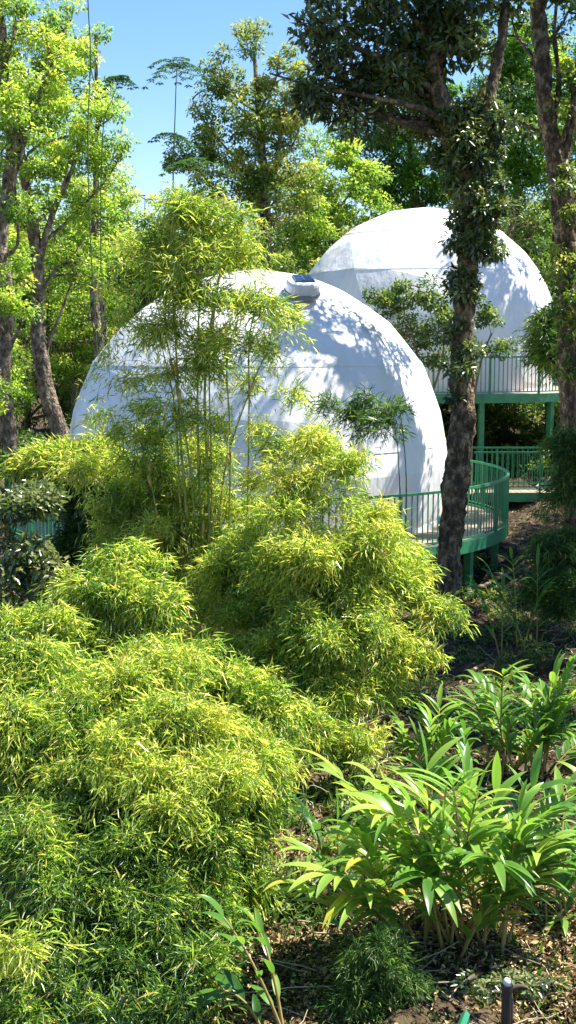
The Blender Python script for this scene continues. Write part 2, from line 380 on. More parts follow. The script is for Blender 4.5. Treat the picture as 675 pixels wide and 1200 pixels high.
# roof vent of the near dome (part of the tent)
def roof_vent():
    off = Vector((.98, -2.0, 0)); off.z = math.sqrt(R1 ** 2 - off.x ** 2 - off.y ** 2) - .03
    n = off.normalized(); loc = Vector(c1) + off
    tilt = Vector((n.x * .3, n.y * .7, 1)).normalized(); Q = tilt.to_track_quat('Z', 'X').to_matrix().to_4x4()
    Mx = Matrix.Translation(loc) @ Q
    def lathe(prof, nseg=28, sq=.35):
        V = []; F = []
        for r, z in [(a * 1.12, b * 1.15) for a, b in prof]:
            for k in range(nseg):
                a = k / nseg * 2 * math.pi; cs, sn = math.cos(a), math.sin(a)
                e = (abs(cs) ** 2.5 + abs(sn) ** 2.5) ** (-1 / 2.5)      # rounded square plan
                V.append(Mx @ Vector((r * e * cs * 1.12, r * e * sn, z)))
        m = len(prof)
        for i in range(m - 1):
            for k in range(nseg): F.append((i * nseg + k, i * nseg + (k + 1) % nseg, (i + 1) * nseg + (k + 1) % nseg, (i + 1) * nseg + k))
        F.append(tuple(range(nseg))[::-1]); F.append(tuple((m - 1) * nseg + k for k in range(nseg)))
        return V, F
    b = MB(); b.add(*lathe([(.20, -.10), (.20, .02), (.29, .05), (.31, .08), (.305, .22), (.285, .27), (.24, .30)]))
    vent = b.build('roof_vent', M['white_plastic'], v1)
    b = MB(); b.add(*lathe([(.27, -.04), (.335, .05), (.335, .085), (.315, .09)])); b.build('rim', M['grey_plastic'], vent)
    b = MB(); b.box((0, 0, 0), (.44, .40, .03)); o = b.build('solar_panel', M['solar'], vent)
    o.matrix_basis = Mx @ Matrix.Translation((0, 0, .362))
    return vent
roof_vent()

def walkway():
    x0, x1, y0, y1, z = 4.0, 14.0, 33.6, 35.1, 3.0
    root = empty('walkway', (x0, 34.3, z), 'straight timber walkway with green railings running off to the right edge', 'walkway')
    b = MB()
    k = x0
    while k < x1:
        b.box((k + .07, (y0 + y1) / 2, z - .02), (.13, y1 - y0 - .06, .04)); k += .14
    b.build('deck_boards', M['deck_wood'], root)
    for y in (y0, y1):
        xs = 4.9 if y == y0 else x0
        b = MB(); b.box(((xs + x1) / 2, y, z - .09), (x1 - xs, .05, .24)); b.build('fascia', M['green_paint'], root)
        b = MB(); b.box(((xs + x1) / 2, y, z + 1.10), (x1 - xs, .05, .045)); b.box(((xs + x1) / 2, y, z + .13), (x1 - xs, .025, .03))
        rail = b.build('railing', M['green_paint'], root)
        n = int((min(x1, 9.3) - xs) / .14); proto = None
        for i in range(n):
            x = xs + .07 + i * .14
            if i % 12 == 0:
                q = MB(); q.box((x, y, z + .54), (.05, .05, 1.05)); q.build('rail_post', M['green_paint'], rail)
            elif proto is None:
                q = MB(); q.box((0, 0, 0), (.02, .02, .92)); proto = q.build('baluster', M['green_paint'], rail); proto.matrix_parent_inverse = Matrix.Identity(4); proto.location = (x, y, z + .612)
            else:
                o = proto.copy(); col.objects.link(o); o.parent = rail; o.location = (x, y, z + .612)
    for x in (5.6, 8.4, 11.2):
        for y in (y0 + .15, y1 - .15):
            g = gz(x, y) - .3; q = MB(); q.box((x, y, (g + z - .045) / 2), (.12, .12, z - .045 - g)); q.build('support_post', M['green_paint'], root)
walkway()

# ------------------------------------------------------------------ foliage generators
DENS_T, DENS_B = 2.3, 33
def unit(n): return norm(rng.normal(size=(n, 3)))

def lobes_world(lobes, Y):
    out = []
    for lb in lobes:
        px, py, rx, ry = lb[:4]; y = Y + (lb[4] if len(lb) > 4 else 0); s = y / FPX
        out.append((at(px, py, y), np.array([rx * s, (rx + ry) * .5 * s * .85, ry * s])) + tuple(lb[5:]))
    return out

def crown_arrays(lobes, leaf=.13, per=260, clump=.42, dens=1.0, aspect=.5, droop=.25, shell=.55, seed_t=0.0):
    """discrete leaf clumps through each lobe's volume; returns leaf arrays and clump centres"""
    Cs = []
    for c, r in lobes:
        vol = 4.19 * r.prod(); n = max(4, int(DENS_T * dens * vol / (clump ** 3 * 4.2) * .55))
        u = unit(n) * (rng.uniform(shell ** 3, 1, (n, 1)) ** (1 / 3)); Cs.append(c + u * r)
    C = np.concatenate(Cs); nC = len(C)
    rad = clump * rng.uniform(.6, 1.25, nC)
    k = per
    u = unit(nC * k).reshape(nC, k, 3); rr = rng.uniform(.25, 1, (nC, k, 1)) ** .6
    P = C[:, None] + u * rr * rad[:, None, None] * np.array([1.1, 1.1, .75])
    D = u * .8 + rng.normal(size=u.shape) * .6 + np.array([0, 0, -droop])
    N = np.array([0, 0, 1.]) + rng.normal(size=u.shape) * .55 + u * .5
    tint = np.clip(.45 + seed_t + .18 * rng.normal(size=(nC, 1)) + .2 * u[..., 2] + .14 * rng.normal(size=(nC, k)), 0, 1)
    n = nC * k; L = leaf * rng.uniform(.6, 1.25, n)
    return leaf_arrays(P.reshape(-1, 3), D.reshape(-1, 3), N.reshape(-1, 3), L, L * aspect, tint.ravel(), fold=.12, bend=.12), C

def limbs(Ptr, Rtr, C, lobes, r0=.5):
    """limbs from trunk to lobes and twigs to the clumps"""
    arr = []
    hubs = []
    zt = Ptr[:, 2]
    for c, r in lobes:
        hd = np.linalg.norm(Ptr[:, :2] - c[:2], axis=1).min(); d = np.linalg.norm(Ptr - (c - [0, 0, r[2] * .9 + .55 * hd]), axis=1); i = int(np.argmin(d)); i = max(i, len(Ptr) // 4)
        a = Ptr[i]; ra = min(Rtr[i] * .45, .06) * r0 * 2; e = c + rng.normal(size=3) * r * .1
        mid = (a + e) / 2 + rng.normal(size=3) * .12 * np.linalg.norm(e - a) * np.array([1, 1, .5])
        arr.append(catmull([a, mid, e, e + (e - mid) * .5 + [0, 0, r[2] * .3]], 14)); hubs.append((arr[-1], ra))
    parts = []
    for h, ra in hubs: parts.append(tubes_np(h[None], np.linspace(ra, ra * .25, 14)[None], 7))
    H = np.concatenate([h[3:] for h, _ in hubs] + [Ptr[len(Ptr) // 2:]])
    idx = rng.permutation(len(C))[:min(len(C), 160)]
    Q = C[idx]; dist = np.linalg.norm(H[None] - Q[:, None], axis=2) + np.maximum(0, H[None, :, 2] - Q[:, None, 2]) * 1.5
    A = H[np.argmin(dist, 1)]; t = np.linspace(0, 1, 6)[None, :, None]
    mid = rng.normal(size=(len(Q), 1, 3)) * .12 * np.linalg.norm(Q - A, axis=1)[:, None, None]
    P = A[:, None] * (1 - t) + Q[:, None] * t + mid * (t * (1 - t) * 4)
    parts.append(tubes_np(P, np.broadcast_to(np.linspace(.026, .008, 6), (len(Q), 6)).copy(), 4))
    return merge(parts)

def tree(name, label, cat, Y, trunk_px, rads, lobes, mat, bark, group=None, leaf=.13, per=240, clump=.42, dens=1., aspect=.5, extra_trunks=(), shell=.5, seed_t=0., rough=.12, mantle=None, droop=.25):
    pts = [at(p[0], p[1], Y + (p[2] if len(p) > 2 else 0)) for p in trunk_px]
    b = pts[0].copy(); g = gz(b[0], b[1])
    if b[2] > g + .1: pts = [np.array([b[0], b[1], g - .2])] + pts; rads = [rads[0] * 1.2] + list(rads)
    root = empty(name, (pts[0][0], pts[0][1], g), label, cat, group)
    ar, P, Rr = trunk_mesh('trunk', pts, rads, rough=rough)
    tr = [ar]
    for et, er in extra_trunks:
        ep = [at(p[0], p[1], Y + (p[2] if len(p) > 2 else 0)) for p in et]; a2, _, _ = trunk_mesh('t', ep, er, segs=12, n=60, rough=rough); tr.append(a2)
    V, F, Sz, T = merge(tr); link(np_mesh('trunk', V, F, Sz, smooth=True), 'trunk', bark, root)
    lw = lobes_world(lobes, Y)
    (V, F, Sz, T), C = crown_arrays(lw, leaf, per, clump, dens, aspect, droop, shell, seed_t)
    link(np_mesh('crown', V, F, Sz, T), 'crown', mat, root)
    V, F, Sz, T = limbs(P, Rr, C, lw); link(np_mesh('branches', V, F, Sz, smooth=True), 'branches', bark, root)
    if mantle:
        lm = lobes_world(mantle, Y)
        (V, F, Sz, T), _ = crown_arrays(lm, leaf * .8, int(per * .8), clump * .6, dens * 1.2, aspect, .5, .3, seed_t)
        link(np_mesh('climbing_leaves', V, F, Sz, T), 'climbing_leaves', mat, root)
    return root

def bamboo_arrays(lobes, dens=1.0, leaf=.125, width=.011, plume=.55, per_tuft=8, tufts=10, up=.35, gravity=.6, t0=0., inner=.25, fan=.55, droop=.22):
    """arching sprays; leaves comb outwards and downwards along each spray. lobe = (centre, radii[, light/shade tint[, density]])"""
    P0, D0, Ls, A0 = [], [], [], []
    for lb in lobes:
        c, r = lb[:2]
        area = 4 * math.pi * ((r[0] * r[1]) ** 1.6 / 3 + (r[0] * r[2]) ** 1.6 / 3 + (r[1] * r[2]) ** 1.6 / 3) ** (1 / 1.6)
        n = max(4, int(dens * area * DENS_B * (lb[3] if len(lb) > 3 else 1)))
        u = unit(n); u[:, 2] = np.where(u[:, 2] < -.35, -u[:, 2], u[:, 2]); u = norm(u)
        ph = rng.uniform(0, 6.28, 3)                       # uneven outline
        bump = 1 + .3 * np.sin(3.1 * u[:, 0] * 2 + ph[0]) * np.sin(2.7 * u[:, 2] * 2 + ph[1]) + .16 * np.sin(5 * u[:, 1] + 4 * u[:, 0] + ph[2])
        s = rng.uniform(inner, 1, n) ** .5 * bump
        long = rng.random(n) < .14
        L = plume * rng.uniform(.5, 1.2, n) * np.where(long, 1.7, 1)
        D = norm(u + [0, 0, up] + rng.normal(size=u.shape) * .32)
        P0.append(c + u * r * s[:, None] - D * L[:, None] * .6); D0.append(D); Ls.append(L)
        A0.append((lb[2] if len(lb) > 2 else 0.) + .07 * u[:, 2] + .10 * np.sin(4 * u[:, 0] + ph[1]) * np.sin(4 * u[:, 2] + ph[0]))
    P0 = np.concatenate(P0); D0 = np.concatenate(D0); L = np.concatenate(Ls); n = len(P0)
    t = np.linspace(0, 1, 7)[None, :, None]
    curve = lambda t: P0[:, None] + D0[:, None] * L[:, None, None] * t + np.array([0, 0, -1.]) * gravity * L[:, None, None] * t ** 2
    tw = tubes_np(curve(t), np.broadcast_to(np.linspace(.0028, .001, 7), (n, 7)).copy(), 3, .45)
    tt = np.clip(np.linspace(.1, 1, tufts)[None, :, None] + rng.uniform(-.05, .05, (n, tufts, 1)), 0, 1)
    tang = norm(D0[:, None] * np.ones_like(tt) + np.array([0, 0, -1.]) * 2 * gravity * tt)
    side = unit(n * tufts).reshape(n, tufts, 3)
    tp = curve(tt) + side * .05
    td = norm(tang + side * .5)
    k = per_tuft
    D = norm(td[:, :, None] + rng.normal(size=(n, tufts, k, 3)) * fan + np.array([0, 0, -droop]))
    Pp = tp[:, :, None] + rng.normal(size=(n, tufts, k, 3)) * leaf * .38 + D * rng.uniform(-.03, .03, (n, tufts, k, 1))
    N = norm(np.array([0, 0, 1.]) + rng.normal(size=D.shape) * .9)
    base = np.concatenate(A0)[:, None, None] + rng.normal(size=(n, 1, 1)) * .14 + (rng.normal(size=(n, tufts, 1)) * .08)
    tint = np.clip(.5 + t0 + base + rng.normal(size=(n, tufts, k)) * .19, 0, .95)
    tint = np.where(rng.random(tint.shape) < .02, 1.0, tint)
    m = n * tufts * k
    Lf = leaf * rng.uniform(.5, 1.3, m)
    la = leaf_arrays(Pp.reshape(-1, 3), D.reshape(-1, 3), N.reshape(-1, 3), Lf, width * rng.uniform(.7, 1.3, m), tint.ravel(), .1, .22)
    return la, tw

def culm_thing(root, px_pts, Y, r, mat, sheaths=0):
    pts = [at(p[0], p[1], Y + (p[2] if len(p) > 2 else 0)) for p in px_pts]
    P = catmull(pts, 60); Ln = np.linalg.norm(np.diff(P, axis=0), axis=1).sum()
    rr = np.linspace(r, r * .35, 60); b = MB()
    # node rings swell every ~28 cm
    s = np.concatenate([[0], np.cumsum(np.linalg.norm(np.diff(P, axis=0), axis=1))])
    nodes = np.abs(((s / .26) % 1) - .5) < .07
    b.tube(P, rr * (1 + .28 * nodes), 8); o = b.build('culm', mat, root, True)
    for k in range(sheaths):
        i = random.randint(14, 48); p = P[i]; d = norm(P[i + 1] - P[i])
        q = MB(); a = random.uniform(0, 6.28); side = np.array([math.cos(a), math.sin(a), 0])
        prof = [(0, .012), (.05, .024), (.12, .020), (.2, .004)]
        q.tube([p + d * h + side * (.006 + h * .16) for h, _ in prof], [w for _, w in prof], 6)
        q.build('sheath', M['sheath'], o, True)
    return o

def bamboo(label, Y, lobes, culms, mat='bamboo', culm_mat='culm', r=.012, sheaths=0, group='bamboo clumps', **kw):
    lw = []
    for lb in lobes_world(lobes, Y):
        if lb[1].max() > .3:
            lw.append((lb[0], lb[1] * .82) + tuple(lb[2:]))
            for q in range(4):
                u = unit(1)[0]; u[2] = abs(u[2]) * .8 - .1; k = rng.uniform(.36, .55)
                tt = lb[2] if len(lb) > 2 else 0.
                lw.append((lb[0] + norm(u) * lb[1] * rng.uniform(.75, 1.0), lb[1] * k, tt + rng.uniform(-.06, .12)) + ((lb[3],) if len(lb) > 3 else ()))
        else: lw.append(lb)
    p0 = at(culms[0][0][0], culms[0][0][1], Y) if culms else lw[0][0]
    root = empty('bamboo_clump', (p0[0], Y, gz(p0[0], Y)), label, 'bamboo', group)
    for c in culms: culm_thing(root, c, Y, r * random.uniform(.8, 1.2), M[culm_mat], sheaths if random.random() < .7 else 0)
    la, tw = bamboo_arrays(lw, **kw)
    V, F, Sz, T = la; link(np_mesh('foliage', V, F, Sz, T), 'foliage', M[mat], root)
    V, F, Sz, T = tw; link(np_mesh('twigs', V, F, Sz, T), 'twigs', M[culm_mat], root)
    return root

# ------------------------------------------------------------------ big trees near the decks
tree('broadleaf_tree', 'tall dark leaning tree in front of the decks, its trunk wrapped in leafy climbers', 'tree', 23.0,
     [(524, 700), (527, 640), (536, 560), (541, 480), (543, 400), (546, 330), (551, 260), (540, 200), (522, 140), (508, 80), (500, 0), (496, -120), (480, -260)],
     [.28, .24, .235, .205, .18, .17, .17, .18, .17, .16, .15, .12, .08],
     [(400, 55, 45, 42, -.5), (450, 40, 60, 50, 0), (500, 60, 60, 60, .3), (430, 110, 55, 38, -.3), (545, 30, 40, 40, .2), (395, 120, 26, 26, -.6), (470, 135, 40, 25), (375, 40, 24, 26, -.5), (420, 80, 40, 30, -.2), (480, 20, 60, 40), (370, 105, 18, 16, -.6),
      (560, 110, 30, 38, .3), (480, 110, 60, 40, .5), (540, -20, 80, 40, 0), (420, -20, 60, 30, 0),
      (520, -260, 120, 60, 0), (400, -300, 90, 50, -1.0), (640, -200, 90, 50, -.5), (300, -350, 80, 50, 0), (440, -150, 60, 34, -.8), (330, -190, 44, 28, -1), (560, -110, 60, 34, 0)],  # unseen upper crown, added to cast shade on the near dome
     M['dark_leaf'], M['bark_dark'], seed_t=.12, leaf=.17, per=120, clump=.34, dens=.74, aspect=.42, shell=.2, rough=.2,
     extra_trunks=[([(548, 255), (560, 180), (575, 110), (590, 30), (600, -60)], [.15, .12, .10, .08, .06])],
     mantle=[(545, 185, 40, 44), (560, 240, 34, 50, -.05), (556, 300, 26, 50, -.05), (530, 150, 34, 36), (575, 170, 30, 40), (546, 340, 18, 30), (540, 390, 22, 30, -.1), (535, 440, 20, 26, -.15)])

tree('broadleaf_tree', 'tall brown trunked tree with forked limbs by the right edge', 'tree', 27.0,
     [(676, 620), (672, 540), (668, 440), (668, 350), (662, 260), (652, 190), (642, 140), (634, 60), (628, -20), (620, -120)],
     [.27, .25, .25, .24, .23, .22, .19, .17, .15, .12],
     [(600, 40, 40, 40, .5), (655, 30, 35, 45, .3), (598, 140, 24, 40, .8), (675, 120, 24, 60), (610, -60, 60, 50), (680, -40, 50, 50)],
     M['mid_leaf'], M['bark_dark'], leaf=.14, per=110, clump=.36, dens=.6, shell=.2, rough=.14,
     extra_trunks=[([(655, 200), (668, 150), (676, 90), (684, 0)], [.12, .09, .08, .06]), ([(646, 155), (655, 100), (650, 40), (655, -30)], [.06, .05, .04, .03])],
     mantle=[(664, 330, 20, 60, -.05), (655, 230, 22, 45, -.05), (672, 420, 20, 50, -.05)])

# trees on the left
GL = 'sunlit trees on the left'
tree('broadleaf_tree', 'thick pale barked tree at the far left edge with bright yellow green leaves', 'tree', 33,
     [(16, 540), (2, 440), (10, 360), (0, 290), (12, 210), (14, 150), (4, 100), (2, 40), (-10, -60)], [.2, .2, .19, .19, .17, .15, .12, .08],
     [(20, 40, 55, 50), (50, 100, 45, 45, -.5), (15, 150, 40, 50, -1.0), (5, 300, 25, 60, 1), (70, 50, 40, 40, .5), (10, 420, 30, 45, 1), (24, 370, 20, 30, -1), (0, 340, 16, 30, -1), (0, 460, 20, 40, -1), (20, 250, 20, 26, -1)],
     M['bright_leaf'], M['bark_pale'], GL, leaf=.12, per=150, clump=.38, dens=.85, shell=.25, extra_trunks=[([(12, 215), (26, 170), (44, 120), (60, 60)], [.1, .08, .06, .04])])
tree('broadleaf_tree', 'crooked pale trunk leaning beside the left rim of the near dome', 'tree', 36,
     [(80, 540), (70, 505), (54, 455), (46, 400), (44, 340), (42, 290), (34, 240), (26, 190), (18, 130)], [.24, .22, .22, .21, .2, .18, .14, .12, .08],
     [(75, 210, 45, 45), (110, 150, 38, 50, .5), (90, 290, 40, 40, 1.2), (35, 250, 25, 35, -.8), (60, 130, 50, 40, 0), (125, 215, 24, 40, .5)],
     M['bright_leaf'], M['bark_pale'], GL, leaf=.12, per=150, clump=.38, dens=.8, shell=.25, extra_trunks=[([(46, 300), (62, 250), (84, 200), (100, 150)], [.1, .08, .06, .04]), ([(50, 420), (70, 370), (84, 330)], [.06, .04, .03])])
tree('slender_tree', 'slim straight grey trunk with light green leaves behind the left rim of the dome', 'tree', 41,
     [(118, 540), (122, 430), (118, 340), (110, 270), (112, 200), (104, 120)], [.12, .12, .11, .09, .07, .05],
     [(130, 300, 30, 40), (110, 240, 40, 40), (95, 350, 40, 45, 1), (135, 380, 26, 40, 1), (60, 400, 40, 50, 2)],
     M['bright_leaf'], M['bark_pale'], GL, leaf=.12, per=140, clump=.4, dens=.7, shell=.25)
tree('broadleaf_tree', 'dense green tree low behind the left trunks', 'tree', 46,
     [(30, 540), (32, 440), (25, 340)], [.15, .12, .08],
     [(20, 440, 60, 60), (80, 440, 40, 50, 1), (10, 340, 60, 60, 1), (75, 350, 50, 50, 2), (150, 340, 40, 50, 2), (110, 460, 50, 60)],
     M['mid_leaf'], M['bark_dark'], GL, leaf=.14, per=170, clump=.5, dens=.9, shell=.2, seed_t=.15)

for k, (px, Y, lab, lb) in enumerate([
    (150, 48, 'loose yellow green tree just left of the tall canes, behind the dome rim', [(150, 300, 34, 44), (165, 250, 26, 34), (140, 360, 34, 40), (185, 340, 30, 40), (125, 270, 26, 34)]),
    (85, 44, 'mid height bright tree between the crooked trunk and the slim trunk', [(80, 230, 36, 40), (70, 300, 34, 44), (95, 370, 34, 44), (60, 170, 34, 36), (85, 430, 34, 40)]),
    (-5, 40, 'bright leafed tree cut by the left edge behind the thick pale trunk', [(0, 200, 40, 60), (15, 280, 34, 50), (-5, 380, 40, 50), (25, 120, 40, 50), (20, 460, 34, 40)]),
    (112, 39, 'tall airy tree reaching up beside the hanging vine', [(100, 90, 34, 36), (125, 130, 26, 30), (85, 40, 34, 34), (130, 190, 26, 34), (112, 250, 30, 34)])]):
    top = min(l[1] for l in lb)
    tree('broadleaf_tree', lab, 'tree', Y, [(px, 540), (px + 5, 430), (px - 3, 320), (px + 2, (top + 320) / 2), (px, top)], [.16, .15, .12, .08, .04], lb, M['bright_leaf'], M['bark_pale'], GL, leaf=.125, per=170, clump=.4, dens=.75, shell=.2)

# trees on the skyline and behind the upper dome
GS = 'trees on the skyline behind the domes'
tree('broadleaf_tree', 'tall open crowned tree in the centre skyline with forked pale trunk', 'tree', 46,
     [(312, 480), (312, 360), (312, 260), (308, 190), (302, 120), (298, 60)], [.26, .24, .2, .16, .1, .05],
     [(297, 50, 22, 26), (262, 88, 26, 30, .5), (325, 85, 30, 34), (290, 130, 44, 34), (245, 150, 26, 34, .5), (345, 150, 34, 40), (270, 205, 46, 36), (330, 220, 44, 44), (225, 190, 24, 26)],
     M['mid_leaf'], M['bark_pale'], GS, leaf=.15, per=170, clump=.42, dens=.95, shell=.3, extra_trunks=[([(310, 240), (322, 200), (330, 150), (336, 110)], [.14, .11, .07, .05]), ([(311, 260), (296, 220), (280, 180)], [.1, .07, .04])], seed_t=.26)
tree('broadleaf_tree', 'rounded yellow green tree left of the upper dome', 'tree', 50,
     [(392, 480), (392, 320), (398, 240)], [.2, .16, .1],
     [(375, 180, 30, 26, 1), (350, 225, 34, 30, 0), (395, 225, 50, 36), (360, 265, 40, 36, -1), (420, 200, 34, 34, .5), (350, 300, 36, 30, -1), (430, 250, 34, 36)],
     M['bright_leaf'], M['bark_dark'], GS, leaf=.15, per=170, clump=.45, dens=.85, shell=.3, seed_t=-.02)
tree('broadleaf_tree', 'airy bright green tree with dark branches just above the upper dome', 'tree', 56,
     [(490, 420), (492, 300), (488, 240), (482, 180), (478, 120)], [.24, .2, .17, .12, .08],
     [(440, 215, 40, 30), (410, 150, 26, 22, 1), (480, 225, 40, 30), (470, 150, 44, 34), (430, 170, 30, 28), (505, 180, 40, 40), (455, 215, 36, 26), (520, 230, 30, 36), (495, 110, 40, 30)],
     M['green_leaf'], M['bark_dark'], GS, leaf=.17, per=160, clump=.45, dens=.8, shell=.2, extra_trunks=[([(490, 260), (462, 225), (445, 190)], [.1, .07, .04]), ([(490, 250), (515, 215), (525, 180)], [.1, .07, .04])], seed_t=.2)
tree('broadleaf_tree', 'bright green tree filling the gap between the two dark trunks', 'tree', 54,
     [(608, 480), (610, 360), (606, 280), (604, 200), (600, 120)], [.22, .2, .17, .12, .08],
     [(575, 130, 36, 36), (630, 60, 36, 36), (640, 130, 36, 36), (600, 110, 40, 40), (625, 190, 40, 44), (590, 200, 34, 40), (610, 270, 44, 40), (640, 290, 36, 44), (585, 50, 40, 36)],
     M['green_leaf'], M['bark_dark'], GS, leaf=.17, per=170, clump=.48, dens=.95, shell=.2, seed_t=.4)
tree('broadleaf_tree', 'yellow green tree behind the rightmost trunk', 'tree', 50,
     [(690, 480), (690, 340), (685, 220), (680, 120)], [.22, .2, .16, .1],
     [(665, 150, 30, 50), (690, 230, 40, 50), (670, 320, 40, 46), (700, 100, 40, 50), (660, 60, 30, 40)],
     M['bright_leaf'], M['bark_dark'], GS, leaf=.15, per=170, clump=.45, dens=.95, shell=.2)
tree('broadleaf_tree', 'dark green tree low between the centre tree and the near dome', 'tree', 44,
     [(230, 480), (232, 380), (235, 290)], [.2, .16, .1],
     [(235, 260, 44, 40), (190, 300, 36, 40), (280, 290, 40, 34), (170, 360, 36, 46), (320, 300, 34, 30)],
     M['mid_leaf'], M['bark_dark'], GS, leaf=.14, per=180, clump=.45, dens=.9, shell=.3, seed_t=.05)
for k, (px, w, lab) in enumerate([(600, 11, 'shaded trunk under the upper deck, right behind its green post'), (622, 15, 'thicker shaded trunk behind the straight walkway'), (650, 9, 'thin shaded trunk behind the walkway near the right edge')]):
    tree('understory_tree', lab, 'tree', 47 + k * 1.5, [(px, 530), (px + 4, 440), (px - 3, 330), (px + 2, 240)], [w / 90, w / 95, w / 110, w / 150],
         [(px, 330, 40, 40), (px + 10, 260, 36, 40)], M['mid_leaf'], M['bark_dark'], 'shaded trunks behind the walkway', leaf=.15, per=120, clump=.45, dens=.6)

# far wood that reads as one mass, with gaps low on the skyline
def far_wood():
    lw = []
    for k in range(80):
        y = rng.uniform(60, 95); px = rng.uniform(-120, 800)
        top = 232 + 24 * math.sin(px * .02) + rng.uniform(-25, 25)
        if 140 < px < 260: top += 20
        py = rng.uniform(top + 40, 430); s = y / FPX
        lw.append((at(px, py, y), np.array([1.9, 1.9, 1.7]) * rng.uniform(.8, 1.4)))
    (V, F, Sz, T), _ = crown_arrays(lw, .26, 130, .75, .9, .55, .2, .3, .05)
    tag(link(np_mesh('far_wood', V, F, Sz, T), 'far_wood', M['mid_leaf']), 'dense far wood closing the view behind the domes', 'woodland', kind='stuff')
far_wood()

def undergrowth():
    lw = []
    for k in range(60):
        y = rng.uniform(37, 50); px = rng.uniform(-40, 760); x = (px - 337.5) / FPX * y
        if (x - D2[0]) ** 2 + (y - D2[1]) ** 2 < 6.2 ** 2: y = rng.uniform(49, 54); x = (px - 337.5) / FPX * y
        if (x - D1[0]) ** 2 + (y - D1[1]) ** 2 < 6.4 ** 2: continue
        g = gz(x, y); lw.append((np.array([x, y, g + rng.uniform(.2, 1.0)]), np.array([1.3, 1.0, .9]) * rng.uniform(.6, 1.3)))
    for k in range(34):          # ferns and saplings in the shade beneath the upper deck and the walkway
        x = rng.uniform(2, 12); y = rng.uniform(36.5, 46); lw.append((np.array([x, y, gz(x, y) + .45]), np.array([.9, .8, .55]) * rng.uniform(.6, 1.2)))
    for k in range(12):
        x = rng.uniform(-1, 4.5); y = rng.uniform(25.5, 31); lw.append((np.array([x, y, gz(x, y) + .1]), np.array([.5, .5, .3]) * rng.uniform(.6, 1.2)))
    (V, F, Sz, T), _ = crown_arrays(lw, .16, 150, .42, .8, .35, .3, .2, 0)
    tag(link(np_mesh('undergrowth', V, F, Sz, T), 'undergrowth', M['mid_leaf']), 'low leafy undergrowth on the shaded slope behind the decks', 'undergrowth', kind='stuff')
undergrowth()

# shrub in front of the upper deck
tree('shrub', 'open dark leafed shrub standing before the upper dome, left of the dark trunk', 'shrub', 34.8,
     [(502, 560), (498, 490), (492, 430), (480, 380)], [.05, .04, .035, .02],
     [(455, 355, 24, 20), (490, 350, 28, 24), (515, 375, 22, 28), (478, 395, 30, 24), (510, 415, 20, 22), (440, 350, 14, 12)],
     M['mid_leaf'], M['twig'], leaf=.11, per=110, clump=.26, dens=1.1, shell=.1, seed_t=.0, extra_trunks=[([(499, 480), (516, 430), (522, 390)], [.035, .03, .02]), ([(500, 500), (484, 440), (462, 390)], [.035, .03, .015])])
tree('shrub', 'open dark leafed shrub standing before the upper dome, right of the dark trunk', 'shrub', 34.8,
     [(551, 560), (553, 490), (562, 430), (576, 390)], [.045, .04, .03, .02],
     [(582, 380, 20, 20), (570, 410, 20, 16), (596, 400, 16, 14), (562, 365, 14, 16)],
     M['mid_leaf'], M['twig'], leaf=.11, per=90, clump=.24, dens=.7, shell=.1, seed_t=-.1)
# broad-leaved bush at left edge
tree('shrub', 'glossy broad leafed bush at the left edge below the railing', 'shrub', 17,
     [(20, 900), (18, 800), (15, 700), (12, 620)], [.05, .05, .04, .02],
     [(15, 590, 34, 50), (35, 640, 40, 44, -.5), (10, 690, 40, 44, -.6), (50, 590, 20, 24, -.3)],
     M['dark_leaf'], M['twig'], leaf=.11, per=150, clump=.24, dens=.9, aspect=.5, shell=.2, seed_t=.28)
# unseen trees added outside the right of the frame to cast shade
tree('added_shade_tree', 'large unseen tree added for shade just outside the right of the picture', 'tree', 17,
     [(1120, 820), (1110, 500), (1080, 200)], [.3, .25, .2],
     [(1060, 0, 150, 120, 0), (1180, 120, 130, 120, 0), (1050, -150, 140, 90, 1), (980, 120, 70, 60, 1.5)],
     M['mid_leaf'], M['bark_dark'], leaf=.17, per=120, clump=.42, dens=.55, shell=.2)

tree('added_shade_tree', 'broad unseen tree added for shade outside the right edge on the slope', 'tree', 23,  # unseen, added to shade the slope
     [(1010, 760), (1000, 400), (960, 100)], [.3, .25, .2],
     [(930, 60, 120, 90, 0), (1010, -60, 120, 90, 1), (860, -40, 90, 60, -1), (940, 140, 90, 60, -2), (800, 0, 50, 40, 1.5), (880, 120, 60, 50, 2)],
     M['mid_leaf'], M['bark_dark'], leaf=.17, per=120, clump=.42, dens=.85, shell=.2)
tree('added_shade_tree', 'tall unseen tree added for shade outside the right edge level with the upper dome', 'tree', 39,  # unseen, put in for mottled shade on the upper dome
     [(830, 560), (820, 300), (800, 60)], [.3, .25, .2],
     [(790, 60, 70, 60, 0), (760, -20, 70, 50, 1), (850, -20, 60, 60, 0), (740, 80, 40, 40, -1)],
     M['mid_leaf'], M['bark_dark'], leaf=.17, per=110, clump=.42, dens=.3, shell=.2)

tree('added_shade_tree', 'dense low crowned unseen tree added for shade outside the right edge beside the walkway', 'tree', 30,  # unseen, added to darken the ground by the walkway
     [(905, 640), (900, 400), (880, 180)], [.25, .2, .15],
     [(885, 140, 80, 60, 1), (1000, 140, 110, 60, 1), (900, 120, 80, 60, -2.5), (1010, 120, 110, 60, -3), (960, 170, 110, 50, 3), (870, 150, 60, 44, 0), (930, 130, 60, 50, -1), (820, 170, 44, 34, -1.5), (880, 220, 70, 40, -1.5), (800, 130, 34, 28, .5), (960, 190, 60, 50, 1), (770, 170, 24, 22, 0)],
     M['mid_leaf'], M['bark_dark'], leaf=.17, per=130, clump=.42, dens=.5, shell=.2)

